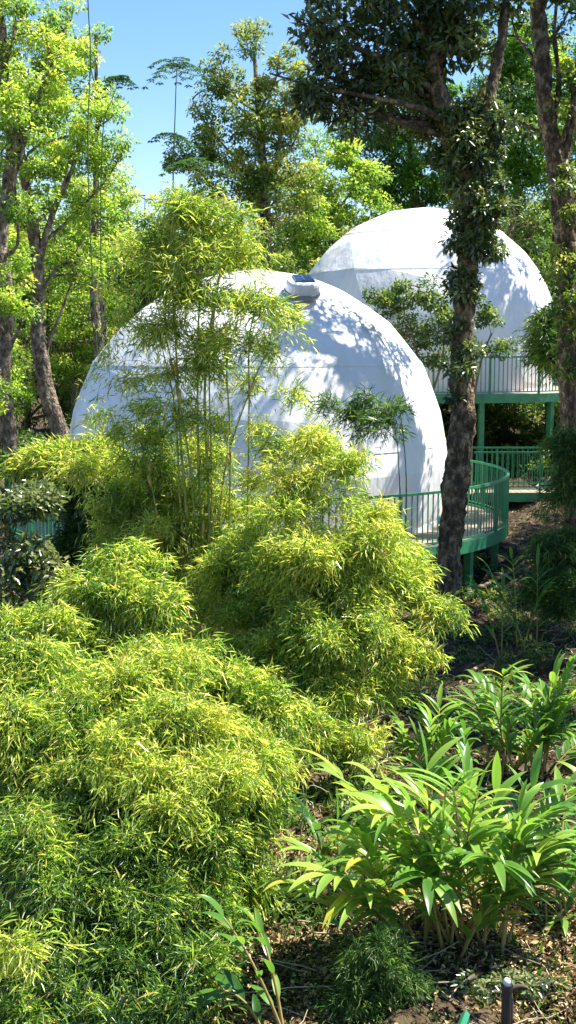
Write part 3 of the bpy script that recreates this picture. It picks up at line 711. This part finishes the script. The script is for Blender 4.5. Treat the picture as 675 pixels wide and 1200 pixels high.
# ------------------------------------------------------------------ feather-leaved saplings against the sky
def pinnate_tree(label, Y, stem_px, heads, r=.03):
    pts = [at(*p, Y) for p in stem_px]
    b0 = pts[0]; g = gz(b0[0], b0[1]); pts = [np.array([b0[0], b0[1], g - .1])] + pts
    root = empty('feather_leaf_sapling', (b0[0], b0[1], g), label, 'tree', 'feather leaved saplings against the sky')
    b = MB(); P = catmull(pts, 40); b.tube(P, np.linspace(r, r * .35, 40), 8); b.build('trunk', M['culm_dark'], root, True)
    for (px, py, n, L) in heads:
        c = at(px, py, Y); arrs = []; q = MB()
        for k in range(n):
            a = k / n * 6.283 + random.uniform(-.3, .3); el = random.uniform(.05, .7); d = np.array([math.cos(a) * math.cos(el), math.sin(a) * math.cos(el), math.sin(el)])
            t = np.linspace(0, 1, 12)[:, None]; ax = c + d * L * t + np.array([0, 0, -1.]) * L * .75 * t ** 2; q.tube(ax, np.linspace(.008, .003, 12), 4)
            tg = norm(np.gradient(ax, axis=0)); sd = norm(np.cross(tg, [0, 0, 1.]))
            for s in (-1, 1):      # pinnae, each a comb of leaflets
                for i in range(2, 12, 2):
                    pl = L * .2 * math.sin(math.pi * (i / 12) ** .8); m = 9
                    tt = np.linspace(.1, 1, m)[:, None]; pd = norm(sd[i] * s + tg[i] * .45 + np.array([0, 0, -.15])); pp = ax[i] + pd * pl * tt
                    for ss in (-1, 1):
                        D = norm(np.cross(pd, [0, 0, 1.]) * ss + pd * .5)[None].repeat(m, 0) + rng.normal(size=(m, 3)) * .15
                        arrs.append(leaf_arrays(pp, D, np.array([[0, 0, 1.]]).repeat(m, 0) + rng.normal(size=(m, 3)) * .2, np.full(m, .09), np.full(m, .028), rng.random(m)))
        V, F, Sz, T = merge(arrs); fr = link(np_mesh('fronds', V, F, Sz, T), 'fronds', M['pinnate_leaf'], root)
        q.build('frond_stalks', M['culm_dark'], fr, True)
pinnate_tree('thin sapling with two tiers of feathery fronds standing alone against the blue sky', 34, [(212, 420), (204, 260), (203, 200), (205, 140), (207, 78)], [(207, 76, 10, .95), (203, 158, 7, .7)])
pinnate_tree('curved thin sapling with one small feathery tuft left of the tall one', 34, [(120, 420), (118, 260), (121, 150), (131, 118), (140, 92)], [(140, 92, 7, .50)], .02)
pinnate_tree('short sapling with broad drooping feather fronds in front of the centre tree', 33, [(226, 420), (228, 300), (228, 200)], [(232, 190, 5, 1.1)], .03)

# hanging vine
b = MB(); b.tube(catmull([at(100, -60, 30), at(104, 20, 30), at(106, 70, 30), at(103, 150, 30), at(104, 230, 30), at(107, 300, 30), at(112, 380, 30), at(116, 470, 30), np.array([-4.5, 30.0, 2.2])], 80), .014, 6)
tag(b.build('hanging_vine', M['culm_dark'], None, True), 'long thin dark vine hanging straight down past the left trees', 'vine')

# ------------------------------------------------------------------ bamboo
bamboo('tall feathery bamboo with visible canes rising before the near dome', 15.2,
       [(205, 240, 46, 22, .2), (255, 258, 44, 20, .2), (165, 282, 34, 20, .3), (222, 292, 50, 20), (285, 285, 26, 16), (195, 328, 40, 18, 0), (240, 338, 40, 20), (308, 350, 36, 20, -.2), (330, 372, 20, 14, -.1), (150, 365, 26, 14, .2, .1),
        (200, 378, 30, 16, .1), (258, 390, 46, 18, -.1), (318, 405, 22, 14, -.1), (228, 428, 36, 20), (288, 440, 22, 14, .1), (150, 440, 26, 14, .1, .15), (210, 478, 40, 20, 0), (262, 492, 22, 16), (165, 505, 30, 18, .2), (306, 500, 24, 16, -.2, .1),
        (185, 545, 44, 24, .2), (245, 545, 22, 18), (345, 520, 40, 20, -.4), (300, 555, 24, 16, -.2, .1), (150, 590, 44, 26, .2, -.1), (215, 612, 34, 26, .3), (190, 680, 50, 34, .4), (290, 640, 44, 34, .3, .05), (262, 700, 54, 34, .5, .05), (320, 730, 50, 34, .5, .05),
        (210, 760, 60, 34, .5, .05), (128, 405, 14, 12, .1, .2), (140, 330, 20, 12, .3, .1), (120, 475, 16, 12, .3, .15), (345, 450, 12, 10, -.2, .2), (275, 765, 50, 30, .3), (180, 570, 60, 30, .5, -.05), (250, 585, 50, 34, .5, .05), (210, 640, 60, 34, .5, .0), (130, 540, 44, 24, .6, .05), (320, 590, 34, 26, .2, .1), (160, 630, 50, 34, .6, -.1), (235, 530, 40, 22, .5, .1), (185, 610, 26, 20, -.3, .2), (255, 640, 26, 20, -.3, .2)],
       [[(232, 880), (234, 780), (222, 640), (212, 520), (206, 400), (200, 280), (215, 225)], [(240, 880), (244, 760), (236, 620), (232, 520), (232, 400), (236, 290), (228, 240)],
        [(248, 880), (250, 760), (249, 640), (247, 520), (246, 420), (258, 320), (270, 270)], [(236, 885), (236, 760), (224, 560), (200, 420), (170, 310)], [(252, 885), (268, 760), (268, 640), (270, 520), (266, 420), (280, 370)],
        [(262, 880), (284, 760), (290, 600), (292, 480), (292, 400), (300, 360)], [(228, 880), (214, 760), (190, 640), (176, 560), (160, 500)], [(256, 885), (258, 700), (262, 560), (300, 440), (330, 390)],
        [(244, 885), (246, 640), (240, 460), (250, 360), (262, 300)], [(238, 880), (226, 700), (212, 600), (205, 480), (186, 390)]],
       culm_mat='culm_bright', r=.019, sheaths=2, t0=.14, per_tuft=6, dens=.44, inner=.02, plume=.66, fan=.5, droop=.12, leaf=.13, width=.0100)
bamboo('bright yellow green bamboo mound with pointed sprays reaching right towards the dark trunk', 13.6,
       [(365, 520, 34, 20, .3, .1, .3), (330, 565, 36, 24, .2, .1, .35), (400, 545, 46, 22, .3, .05, .28), (365, 590, 56, 28, .1, 0, .3), (430, 605, 36, 22, .1, .05, .3), (385, 650, 70, 46, -.2, .05, .8), (450, 680, 50, 40, -.1), (340, 690, 54, 50), (505, 712, 34, 18, -.1), (400, 740, 64, 44, -.5), (470, 760, 40, 26, -.4),
        (340, 770, 50, 40, -.4), (415, 800, 50, 30, -.7), (345, 850, 40, 32, -1.4), (425, 862, 28, 22, -1.2), (300, 800, 50, 44, -.6, -.05), (250, 790, 40, 40, 0, -.1), (370, 820, 50, 36, -.6), (320, 880, 36, 30, -1.6), (450, 800, 34, 26, -.5), (385, 870, 36, 28, -.9, -.15), (270, 680, 40, 50, .6, -.05), (385, 700, 50, 50, .2, -.05), (470, 650, 26, 22, .2), (300, 720, 44, 50, .2, -.05, .7), (300, 640, 40, 40, .4, -.05, .5)],
       [[(330, 930), (340, 800), (360, 680), (380, 580)], [(345, 930), (370, 800), (400, 690), (440, 600)], [(350, 930), (400, 820), (440, 730), (500, 705)], [(335, 930), (330, 800), (320, 700), (330, 620)], [(340, 930), (360, 760), (340, 620), (350, 560)]],
       r=.012, dens=1.0, t0=.2, plume=.45, leaf=.112, width=.0098, per_tuft=7)
bamboo('large dense bamboo mound filling the lower left foreground, sunlit on top and dark below', 9.6,  # lower lobes tinted darker, upper ones lighter: shading put into leaf colour
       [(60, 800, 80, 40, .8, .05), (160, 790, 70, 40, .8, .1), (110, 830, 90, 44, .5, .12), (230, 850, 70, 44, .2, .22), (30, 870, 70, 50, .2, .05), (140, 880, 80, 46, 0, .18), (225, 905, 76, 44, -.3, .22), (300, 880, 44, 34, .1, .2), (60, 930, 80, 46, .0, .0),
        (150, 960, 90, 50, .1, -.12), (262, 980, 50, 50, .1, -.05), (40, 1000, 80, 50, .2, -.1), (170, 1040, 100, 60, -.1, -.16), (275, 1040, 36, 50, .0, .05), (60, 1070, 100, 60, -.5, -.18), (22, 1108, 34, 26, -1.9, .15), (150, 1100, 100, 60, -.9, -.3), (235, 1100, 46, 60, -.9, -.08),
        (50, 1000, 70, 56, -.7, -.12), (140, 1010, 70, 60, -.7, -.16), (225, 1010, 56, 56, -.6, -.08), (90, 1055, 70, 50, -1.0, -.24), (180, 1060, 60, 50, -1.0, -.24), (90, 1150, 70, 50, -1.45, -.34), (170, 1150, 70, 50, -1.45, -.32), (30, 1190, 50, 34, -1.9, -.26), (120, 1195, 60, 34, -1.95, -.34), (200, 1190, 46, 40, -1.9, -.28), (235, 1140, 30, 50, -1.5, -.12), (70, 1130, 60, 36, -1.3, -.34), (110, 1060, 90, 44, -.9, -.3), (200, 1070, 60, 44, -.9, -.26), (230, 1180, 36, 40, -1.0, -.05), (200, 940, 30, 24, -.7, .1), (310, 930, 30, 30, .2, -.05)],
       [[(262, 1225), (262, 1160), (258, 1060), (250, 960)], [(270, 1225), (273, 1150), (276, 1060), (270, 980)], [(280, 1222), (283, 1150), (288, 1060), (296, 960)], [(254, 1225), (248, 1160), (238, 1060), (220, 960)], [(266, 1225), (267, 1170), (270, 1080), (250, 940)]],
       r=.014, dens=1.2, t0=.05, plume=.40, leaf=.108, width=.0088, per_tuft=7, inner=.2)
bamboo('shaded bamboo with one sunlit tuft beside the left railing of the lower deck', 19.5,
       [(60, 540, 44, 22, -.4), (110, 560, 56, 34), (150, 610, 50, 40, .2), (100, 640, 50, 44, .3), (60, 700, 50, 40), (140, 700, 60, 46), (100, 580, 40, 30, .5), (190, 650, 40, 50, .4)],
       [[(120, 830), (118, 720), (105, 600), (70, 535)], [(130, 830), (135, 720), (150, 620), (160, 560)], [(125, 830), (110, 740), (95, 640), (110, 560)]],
       mat='bamboo_dark', culm_mat='culm_dark', dens=.55, t0=-.08, plume=.6, leaf=.17, width=.013)  # this clump's shade is put into darker leaf and culm colours
bamboo('yellowish sunlit bamboo tuft over the left railing', 18.6, [(55, 540, 40, 22), (95, 530, 34, 20, .2), (30, 385, 10, 8, 6)][:2], [[(60, 820), (58, 700), (56, 600), (60, 545)]], dens=1.0, t0=.2, plume=.5, leaf=.16, width=.014)
bamboo('middle bamboo mounds with bright tips between the left bush and the tall canes', 13.5,
       [(110, 690, 50, 30, 0, .05), (60, 740, 60, 40, -.4, .05), (180, 700, 46, 34, 0, .1), (130, 760, 60, 36, -.3, .05), (225, 790, 34, 26, -.6, .15), (280, 780, 40, 34, -.4, .1), (150, 650, 34, 26, .4, .1, .6), (200, 770, 60, 34, -.9, .15), (300, 830, 44, 36, -1.6, .12), (260, 800, 40, 30, -1.4, .15), (100, 790, 60, 30, -1.2, .1)], [[(120, 900), (118, 800), (110, 700)], [(150, 900), (160, 800), (180, 720)]],
       dens=.7, t0=.0, plume=.5, leaf=.13, width=.012)
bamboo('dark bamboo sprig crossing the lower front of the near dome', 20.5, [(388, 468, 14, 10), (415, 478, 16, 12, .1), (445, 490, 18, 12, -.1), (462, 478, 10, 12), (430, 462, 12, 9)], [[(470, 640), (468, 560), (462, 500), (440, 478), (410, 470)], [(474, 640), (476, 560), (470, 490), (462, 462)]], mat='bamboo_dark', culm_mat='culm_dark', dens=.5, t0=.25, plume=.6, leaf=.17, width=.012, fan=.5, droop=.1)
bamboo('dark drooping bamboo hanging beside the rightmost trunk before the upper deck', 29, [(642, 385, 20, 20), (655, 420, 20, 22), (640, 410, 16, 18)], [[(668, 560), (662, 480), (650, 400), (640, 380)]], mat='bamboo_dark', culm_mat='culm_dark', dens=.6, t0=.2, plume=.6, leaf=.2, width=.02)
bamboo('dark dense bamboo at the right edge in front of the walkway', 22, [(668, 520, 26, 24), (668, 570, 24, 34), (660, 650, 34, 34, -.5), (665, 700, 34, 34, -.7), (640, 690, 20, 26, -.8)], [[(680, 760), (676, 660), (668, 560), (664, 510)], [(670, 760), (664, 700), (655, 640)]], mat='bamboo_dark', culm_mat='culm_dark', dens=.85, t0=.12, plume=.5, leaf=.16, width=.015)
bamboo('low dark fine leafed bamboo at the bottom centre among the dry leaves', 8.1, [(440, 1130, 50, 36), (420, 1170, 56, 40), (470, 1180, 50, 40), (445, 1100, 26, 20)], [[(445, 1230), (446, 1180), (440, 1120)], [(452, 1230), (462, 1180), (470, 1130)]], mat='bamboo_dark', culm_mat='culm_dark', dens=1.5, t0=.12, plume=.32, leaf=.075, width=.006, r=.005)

# ------------------------------------------------------------------ ginger clumps
def ginger_shoot(root, base, tip, sag, n_leaf, L, W, tint, plane_az=None):
    base = np.array(base, float); tip = np.array(tip, float)
    t = np.linspace(0, 1, 24)[:, None]; kk = rng.uniform(.30, .5); mid = base * (1 - kk) + tip * kk; mid[2] = base[2] * (1 - kk) + tip[2] * kk + (tip[2] - base[2]) * rng.uniform(.05, .5) + sag * .3
    P = (1 - t) ** 2 * base + 2 * t * (1 - t) * mid + t ** 2 * tip
    b = MB(); b.tube(P, np.linspace(.013, .005, 24), 7); st = b.build('cane', M['cane'], root, True)
    T = norm(np.gradient(P, axis=0)); V = []; F = []; tn = []
    hz = norm(np.array([tip[0] - base[0], tip[1] - base[1], 0]) + 1e-4); side = np.array([-hz[1], hz[0], 0.])
    ang = rng.uniform(-.5, .5); 
    for k in range(n_leaf):
        f = .30 + .70 * (k / (n_leaf - 1)) ** .8; i = min(int(f * 23), 23); p = P[i]; s = 1 if k % 2 else -1
        if k == n_leaf - 1: s = 0
        l = 1.12 * L * rng.uniform(.8, 1.12) * (1 - .25 * abs(f - .65)); w = 1.55 * W * rng.uniform(.85, 1.15)
        sd = norm(side * math.cos(ang) + np.cross(T[i], side) * math.sin(ang)) * s
        d0 = norm(T[i] * (.95 if s else 1.) + sd * .78 + rng.normal(size=3) * .08); up = norm(np.array([0, 0, 1.]) + T[i] * .1 + rng.normal(size=3) * .15)
        g = rng.uniform(.5, 1.0); m = 9; cur = p.copy(); d = d0.copy(); ring = []
        tv = np.clip(tint + rng.normal() * .14, 0, .9) if rng.random() > .03 else .98
        for j in range(m):
            u = j / (m - 1); wd = w * .5 * max(.04, (u + .02) ** .62 * max(1 - u, 0) ** .95 / .505)
            lat = norm(np.cross(d, up)); nn = np.cross(lat, d)
            ring.append((cur + lat * wd + nn * wd * .32, cur.copy(), cur - lat * wd + nn * wd * .32))
            cur = cur + d * l / (m - 1); d = norm(d + np.array([0, 0, -1.]) * g * .12 * (1 + u))
        o = len(V)
        for a_, b_, c_ in ring: V += [a_, b_, c_]; tn += [tv + .03, tv - .06, tv + .03]
        for j in range(m - 1):
            q = o + j * 3; F += [(q, q + 1, q + 4, q + 3), (q + 1, q + 2, q + 5, q + 4)]
    me = np_mesh('leaves', np.array(V), np.array(F), np.full(len(F), 4), np.clip(np.array(tn), 0, 1), smooth=True)
    link(me, 'leaves', M['ginger'], st)

def ginger(label, base_px, Y, tips, L=.36, W=.062, nl=16, tint=.62, spread=.22, sag=.25):
    c = at(base_px[0], base_px[1], Y); c[2] = gz(c[0], c[1])
    root = empty('ginger_plant', c, label, 'ginger plant', 'leafy ginger clumps')
    for k, tp in enumerate(tips):
        px, py = tp[:2]; dy = tp[2] if len(tp) > 2 else rng.uniform(-.35, .35)
        e = at(px, py, Y + dy); bx = c + np.array([rng.uniform(-spread, spread) + (e[0] - c[0]) * .25, rng.uniform(-spread, spread) * .7 + dy * .3, 0]); bx[2] = gz(bx[0], bx[1]) - .03
        ginger_shoot(root, bx, e, sag * rng.uniform(.6, 1.3), nl + random.randint(-2, 2), L * rng.uniform(.85, 1.1), W * rng.uniform(.9, 1.1), tp[3] if len(tp) > 3 else tint)
    return root
ginger('large bright ginger clump with long arching leaves in the lower right', (535, 1130), 8.9,
       [(395, 905, .2, .8), (440, 915, .1, .75), (500, 900, .3, .7), (545, 905, .2), (520, 960, -.1, .6), (580, 930, .0), (625, 925, .1, .45), (665, 925, .2, .5), (470, 980, -.2, .5), (560, 985, -.3, .5), (610, 990, -.2, .45),
        (650, 980, .1, .4), (425, 980, .1, .5), (590, 1045, -.4, .4), (490, 930, .4, .8), (570, 960, .5), (600, 960, .4), (540, 1010, -.4, .4), (640, 1030, 0, .35), (460, 1010, .3), (510, 1000, .3, .3), (450, 950, -.3, .75), (530, 920, -.2), (610, 950, -.3, .6), (655, 945, -.2, .5), (580, 1010, -.5, .4), (500, 1030, -.5, .4), (630, 1000, -.3, .6), (480, 940, -.3, .75), (560, 930, -.3, .7), (670, 1000, 0, .5)], sag=.32)
ginger('ginger shoots leaning far left from the large clump, tips near the dark hollow', (470, 1120), 8.9, [(345, 1035, -.5, .75), (365, 1000, -.3, .6), (430, 1010, -.5, .7), (400, 1045, -.5, .6), (380, 1025, -.6, .75), (415, 975, -.2, .7), (450, 1040, -.6, .5)], nl=13, L=.34, sag=.15)
ginger('pair of ginger shoots with dark upright leaves in the hollow left of the large clump', (385, 1085), 9.8, [(362, 955, 0, .2), (395, 960, 0, .2), (420, 990, .1, .3)], nl=6, L=.26, W=.055, spread=.1)
ginger('ginger clump on the slope at the middle right edge, half in shade', (610, 900), 13.6,
       [(560, 800), (590, 790), (620, 800), (650, 790), (675, 770), (540, 830), (640, 830), (600, 840), (665, 820), (690, 800), (575, 850), (625, 860), (655, 860), (580, 820), (610, 815), (645, 805), (670, 850), (555, 820), (600, 870), (685, 870)], L=.34, W=.055, tint=.5)
ginger('smaller ginger clump with a few yellow leaves between the bamboo mound and the right clump', (525, 905), 12.6, [(470, 850, 0, .5), (505, 845, 0, .6), (530, 850, 0, .5), (490, 870), (545, 860), (515, 830, .2, .6)], L=.32, W=.055, tint=.5)
ginger('arching ginger shoot poking out beside the foreground bamboo canes at bottom left', (350, 1200), 7.7, [(262, 1075, 0, .4), (255, 1160, .1, .15), (300, 1085, .2, .35)], nl=8, L=.26, W=.05, spread=.06, sag=.3)
ginger('small fan of ginger leaves under the trees right of the deck posts', (612, 730), 20.5, [(575, 670), (600, 655), (630, 665), (590, 690), (640, 690), (560, 690)], L=.36, W=.055, tint=.3, nl=13, spread=.3)
ginger('ginger leaves at the far right bottom edge behind the flower', (680, 1060), 9.6, [(668, 985, 0, .3), (690, 960, 0, .4), (655, 1040, 0, .4), (700, 1010), (640, 1000, .3, .2), (665, 925, .5), (690, 900, .6), (645, 960, .5), (675, 1020, -.2), (650, 1080, -.2), (700, 1070)], L=.3, W=.055, nl=8)

# ------------------------------------------------------------------ small things
def stick(label, pts, r, name='dry_stick', mat='stick', cat='stick'):
    b = MB(); P = catmull(pts, 26) + rng.normal(size=(26, 3)) * r * .25; b.tube(P, np.linspace(r, r * .4, 26), 7); return tag(b.build(name, M[mat], None, True), label, cat)
stick('pale dry cane slanting down through the shaded left bamboo', [at(78, 530, 18.5), at(110, 560, 18.3), at(150, 600, 18), at(192, 640, 17.8), at(206, 700, 17.8), np.array([-1.5, 17.8, 1.7])], .018, 'dead_cane')
stick('thinner dry cane crossing just below the longer slanting one', [at(90, 555, 18.6), at(130, 582, 18.6), at(185, 612, 18.5), at(230, 700, 18.5), np.array([-1.2, 18.5, 1.7])], .011, 'dead_cane')
stick('arched dry stalk bent over the dark hollow in the lower middle', [at(352, 1110, 9.9), at(352, 1000, 9.9), at(360, 925, 9.9), at(385, 928, 9.9)], .008, 'dead_stalk')
stick('leaning pale log behind the walkway railing', [at(605, 590, 36.6), at(625, 575, 36.6), at(655, 556, 36.8), at(690, 536, 37)], .14, 'fallen_log', cat='log')
stick('long dark fallen branch lying on the slope below the walkway', [at(560, 690, 25), at(600, 668, 26), at(650, 640, 27)], .05, 'fallen_branch', 'bark_dark', 'branch')
stick('thin dry stalk lying across the slope above the small ginger clump', [at(505, 800, 15.5), at(535, 815, 15.3), at(560, 828, 15.1)], .010, 'dead_stalk')

def garden_post():
    p = at(594, 1150, 7.6); g = gz(p[0], p[1]) - .2
    root = empty('garden_light', (p[0], p[1], g + .2), 'short black garden light post with a small pale cap at the bottom right', 'garden light')
    b = MB(); b.tube([(p[0], p[1], g), (p[0], p[1], p[2] - .05)], .031, 20); b.tube([(p[0], p[1], p[2] - .06), (p[0], p[1], p[2] - .02)], .036, 20); b.build('post', M['black'], root)
    b = MB(); b.tube([(p[0], p[1], p[2] - .02), (p[0], p[1], p[2] + .005), (p[0], p[1], p[2] + .02)], [.024, .024, .012], 16); b.build('cap', M['white_plastic'], root, True)
garden_post()
b = MB(); a0 = at(532, 1225, 6.6); a1 = at(546, 1188, 6.9); b.tube([a0 - np.array([.1, .3, 1.0]) * .6, a0, a1], .024, 4)
b.tube([a1 - [0, 0, .02], [a1[0], a1[1], 2.2]], .02, 4)
tag(b.build('handrail', M['green_paint']), 'end of a green painted handrail poking up at the bottom edge', 'handrail')

def ginger_flower():
    p = at(638, 975, 9.4); root = empty('flower_spike', (p[0], p[1], gz(p[0], p[1])), 'small reddish flower spike beside the large ginger clump', 'flower')
    b = MB(); b.tube(catmull([(p[0] + .05, p[1] + .05, gz(p[0], p[1])), p - [0, 0, .2], p], 12), .006, 6); b.build('stalk', M['cane'], root, True)
    n = 60; t = rng.random(n); P = p + np.stack([np.zeros(n), np.zeros(n), t * .14 - .04], 1); D = unit(n); D[:, 2] = abs(D[:, 2]) * .6
    V, F, Sz, T = leaf_arrays(P, D, unit(n), rng.uniform(.025, .05, n), np.full(n, .014), rng.random(n)); link(np_mesh('petals', V, F, Sz, T), 'petals', M['red'], root)
ginger_flower()

def litter():
    n = 90000
    y = 5.5 + rng.random(n) ** 1.4 * 32; x = rng.uniform(-.30, .30, n) * y * 1.0
    y2 = rng.uniform(7.2, 11.5, 30000); x2 = rng.uniform(-.06, .27, 30000) * y2; x = np.concatenate([x, x2]); y = np.concatenate([y, y2]); n = len(x)
    keep = (np.sin(x * 2.3 + y * 1.1) + np.sin(x * 1.1 - y * 2.7) + rng.normal(size=n) * .9) > -.9
    x = x[keep]; y = y[keep]; n = len(x)
    P = np.stack([x, y, ground_z(x, y) + rng.uniform(0, .06, n)], 1); D = rng.normal(size=(n, 3)); D[:, 2] *= .4
    N = np.array([0, 0, 1.]) + rng.normal(size=(n, 3)) * .45; L = rng.uniform(.05, .14, n) * np.clip(y / 14, .55, 1)
    V, F, Sz, T = leaf_arrays(P, D, N, L, L * rng.uniform(.2, .5, n), np.clip(rng.normal(size=n) * .28 + .40 + .2 * (y < 11), 0, 1), .2, .2)  # nearer leaves tinted paler to imitate sunlit patches
    tag(link(np_mesh('leaf_litter', V, F, Sz, T), 'leaf_litter', M['litter']), 'dry brown fallen leaves covering the forest floor', 'leaf litter', kind='stuff')
    n = 30000; y = rng.uniform(7, 28, n); x = rng.uniform(-.27, .30, n) * y
    m = (np.sin(x * 3.1 + 2) + np.sin(y * 2.2 + x) + rng.normal(size=n) * .4) > .7; x = x[m]; y = y[m]; n = len(x)
    P = np.stack([x, y, ground_z(x, y)], 1); D = rng.normal(size=(n, 3)) * .7; D[:, 2] = abs(D[:, 2]) + .5
    L = rng.uniform(.05, .14, n)
    V, F, Sz, T = leaf_arrays(P, D, unit(n), L, L * .22, np.clip(rng.normal(size=n) * .2 + .4, 0, 1))
    tag(link(np_mesh('ground_plants', V, F, Sz, T), 'ground_plants', M['green_leaf']), 'small green weeds scattered over the forest floor', 'ground cover', kind='stuff')
litter()
def twigs():
    n = 500; y = rng.uniform(7.4, 27, n); x = rng.uniform(-.02, .27, n) * y; a = rng.uniform(0, 6.28, n); L = rng.uniform(.15, .8, n)
    t = np.linspace(0, 1, 5)[None, :, None]; P0 = np.stack([x, y, ground_z(x, y) + .03], 1); D = np.stack([np.cos(a), np.sin(a), rng.uniform(-.03, .12, n)], 1)
    P = P0[:, None] + D[:, None] * L[:, None, None] * t + rng.normal(size=(n, 5, 3)) * .012
    V, F, Sz, T = tubes_np(P, np.broadcast_to(np.linspace(.007, .003, 5), (n, 5)).copy(), 4)
    tag(link(np_mesh('fallen_twigs', V, F, Sz), 'fallen_twigs', M['stick']), 'thin pale fallen twigs strewn over the forest floor', 'twigs', kind='stuff')
twigs()
low = [(600, 1160, 50, 16, -.3), (560, 1150, 24, 14, 0), (640, 1150, 30, 16, .3)]
def slope_ferns():
    lw = []
    for k in range(40):
        y = rng.uniform(14, 26); px = rng.uniform(440, 700); x = (px - 337.5) / FPX * y
        lw.append((np.array([x, y, gz(x, y) + .08]), np.array([.4, .35, .16]) * rng.uniform(.6, 1.4)))
    for k in range(26):
        y = rng.uniform(9.5, 13); px = rng.uniform(310, 460); x = (px - 337.5) / FPX * y
        lw.append((np.array([x, y, gz(x, y) + .06]), np.array([.22, .2, .12]) * rng.uniform(.6, 1.4)))
    (V, F, Sz, T), _ = crown_arrays(lw, .12, 60, .2, .35, .22, .1, .2, -.05)
    tag(link(np_mesh('slope_ferns', V, F, Sz, T), 'slope_ferns', M['mid_leaf']), 'low ferns and weeds scattered on the shaded slope below the deck posts', 'ferns', kind='stuff')
slope_ferns()
tree('low_shrub', 'low dark small leafed shrub around the black garden light post', 'shrub', 8.0, [(600, 1185), (600, 1170), (598, 1155)], [.008, .006, .004], low, M['dark_leaf'], M['twig'], leaf=.045, per=70, clump=.07, dens=.8, shell=.1, seed_t=.2)
bpy.context.view_layer.update()
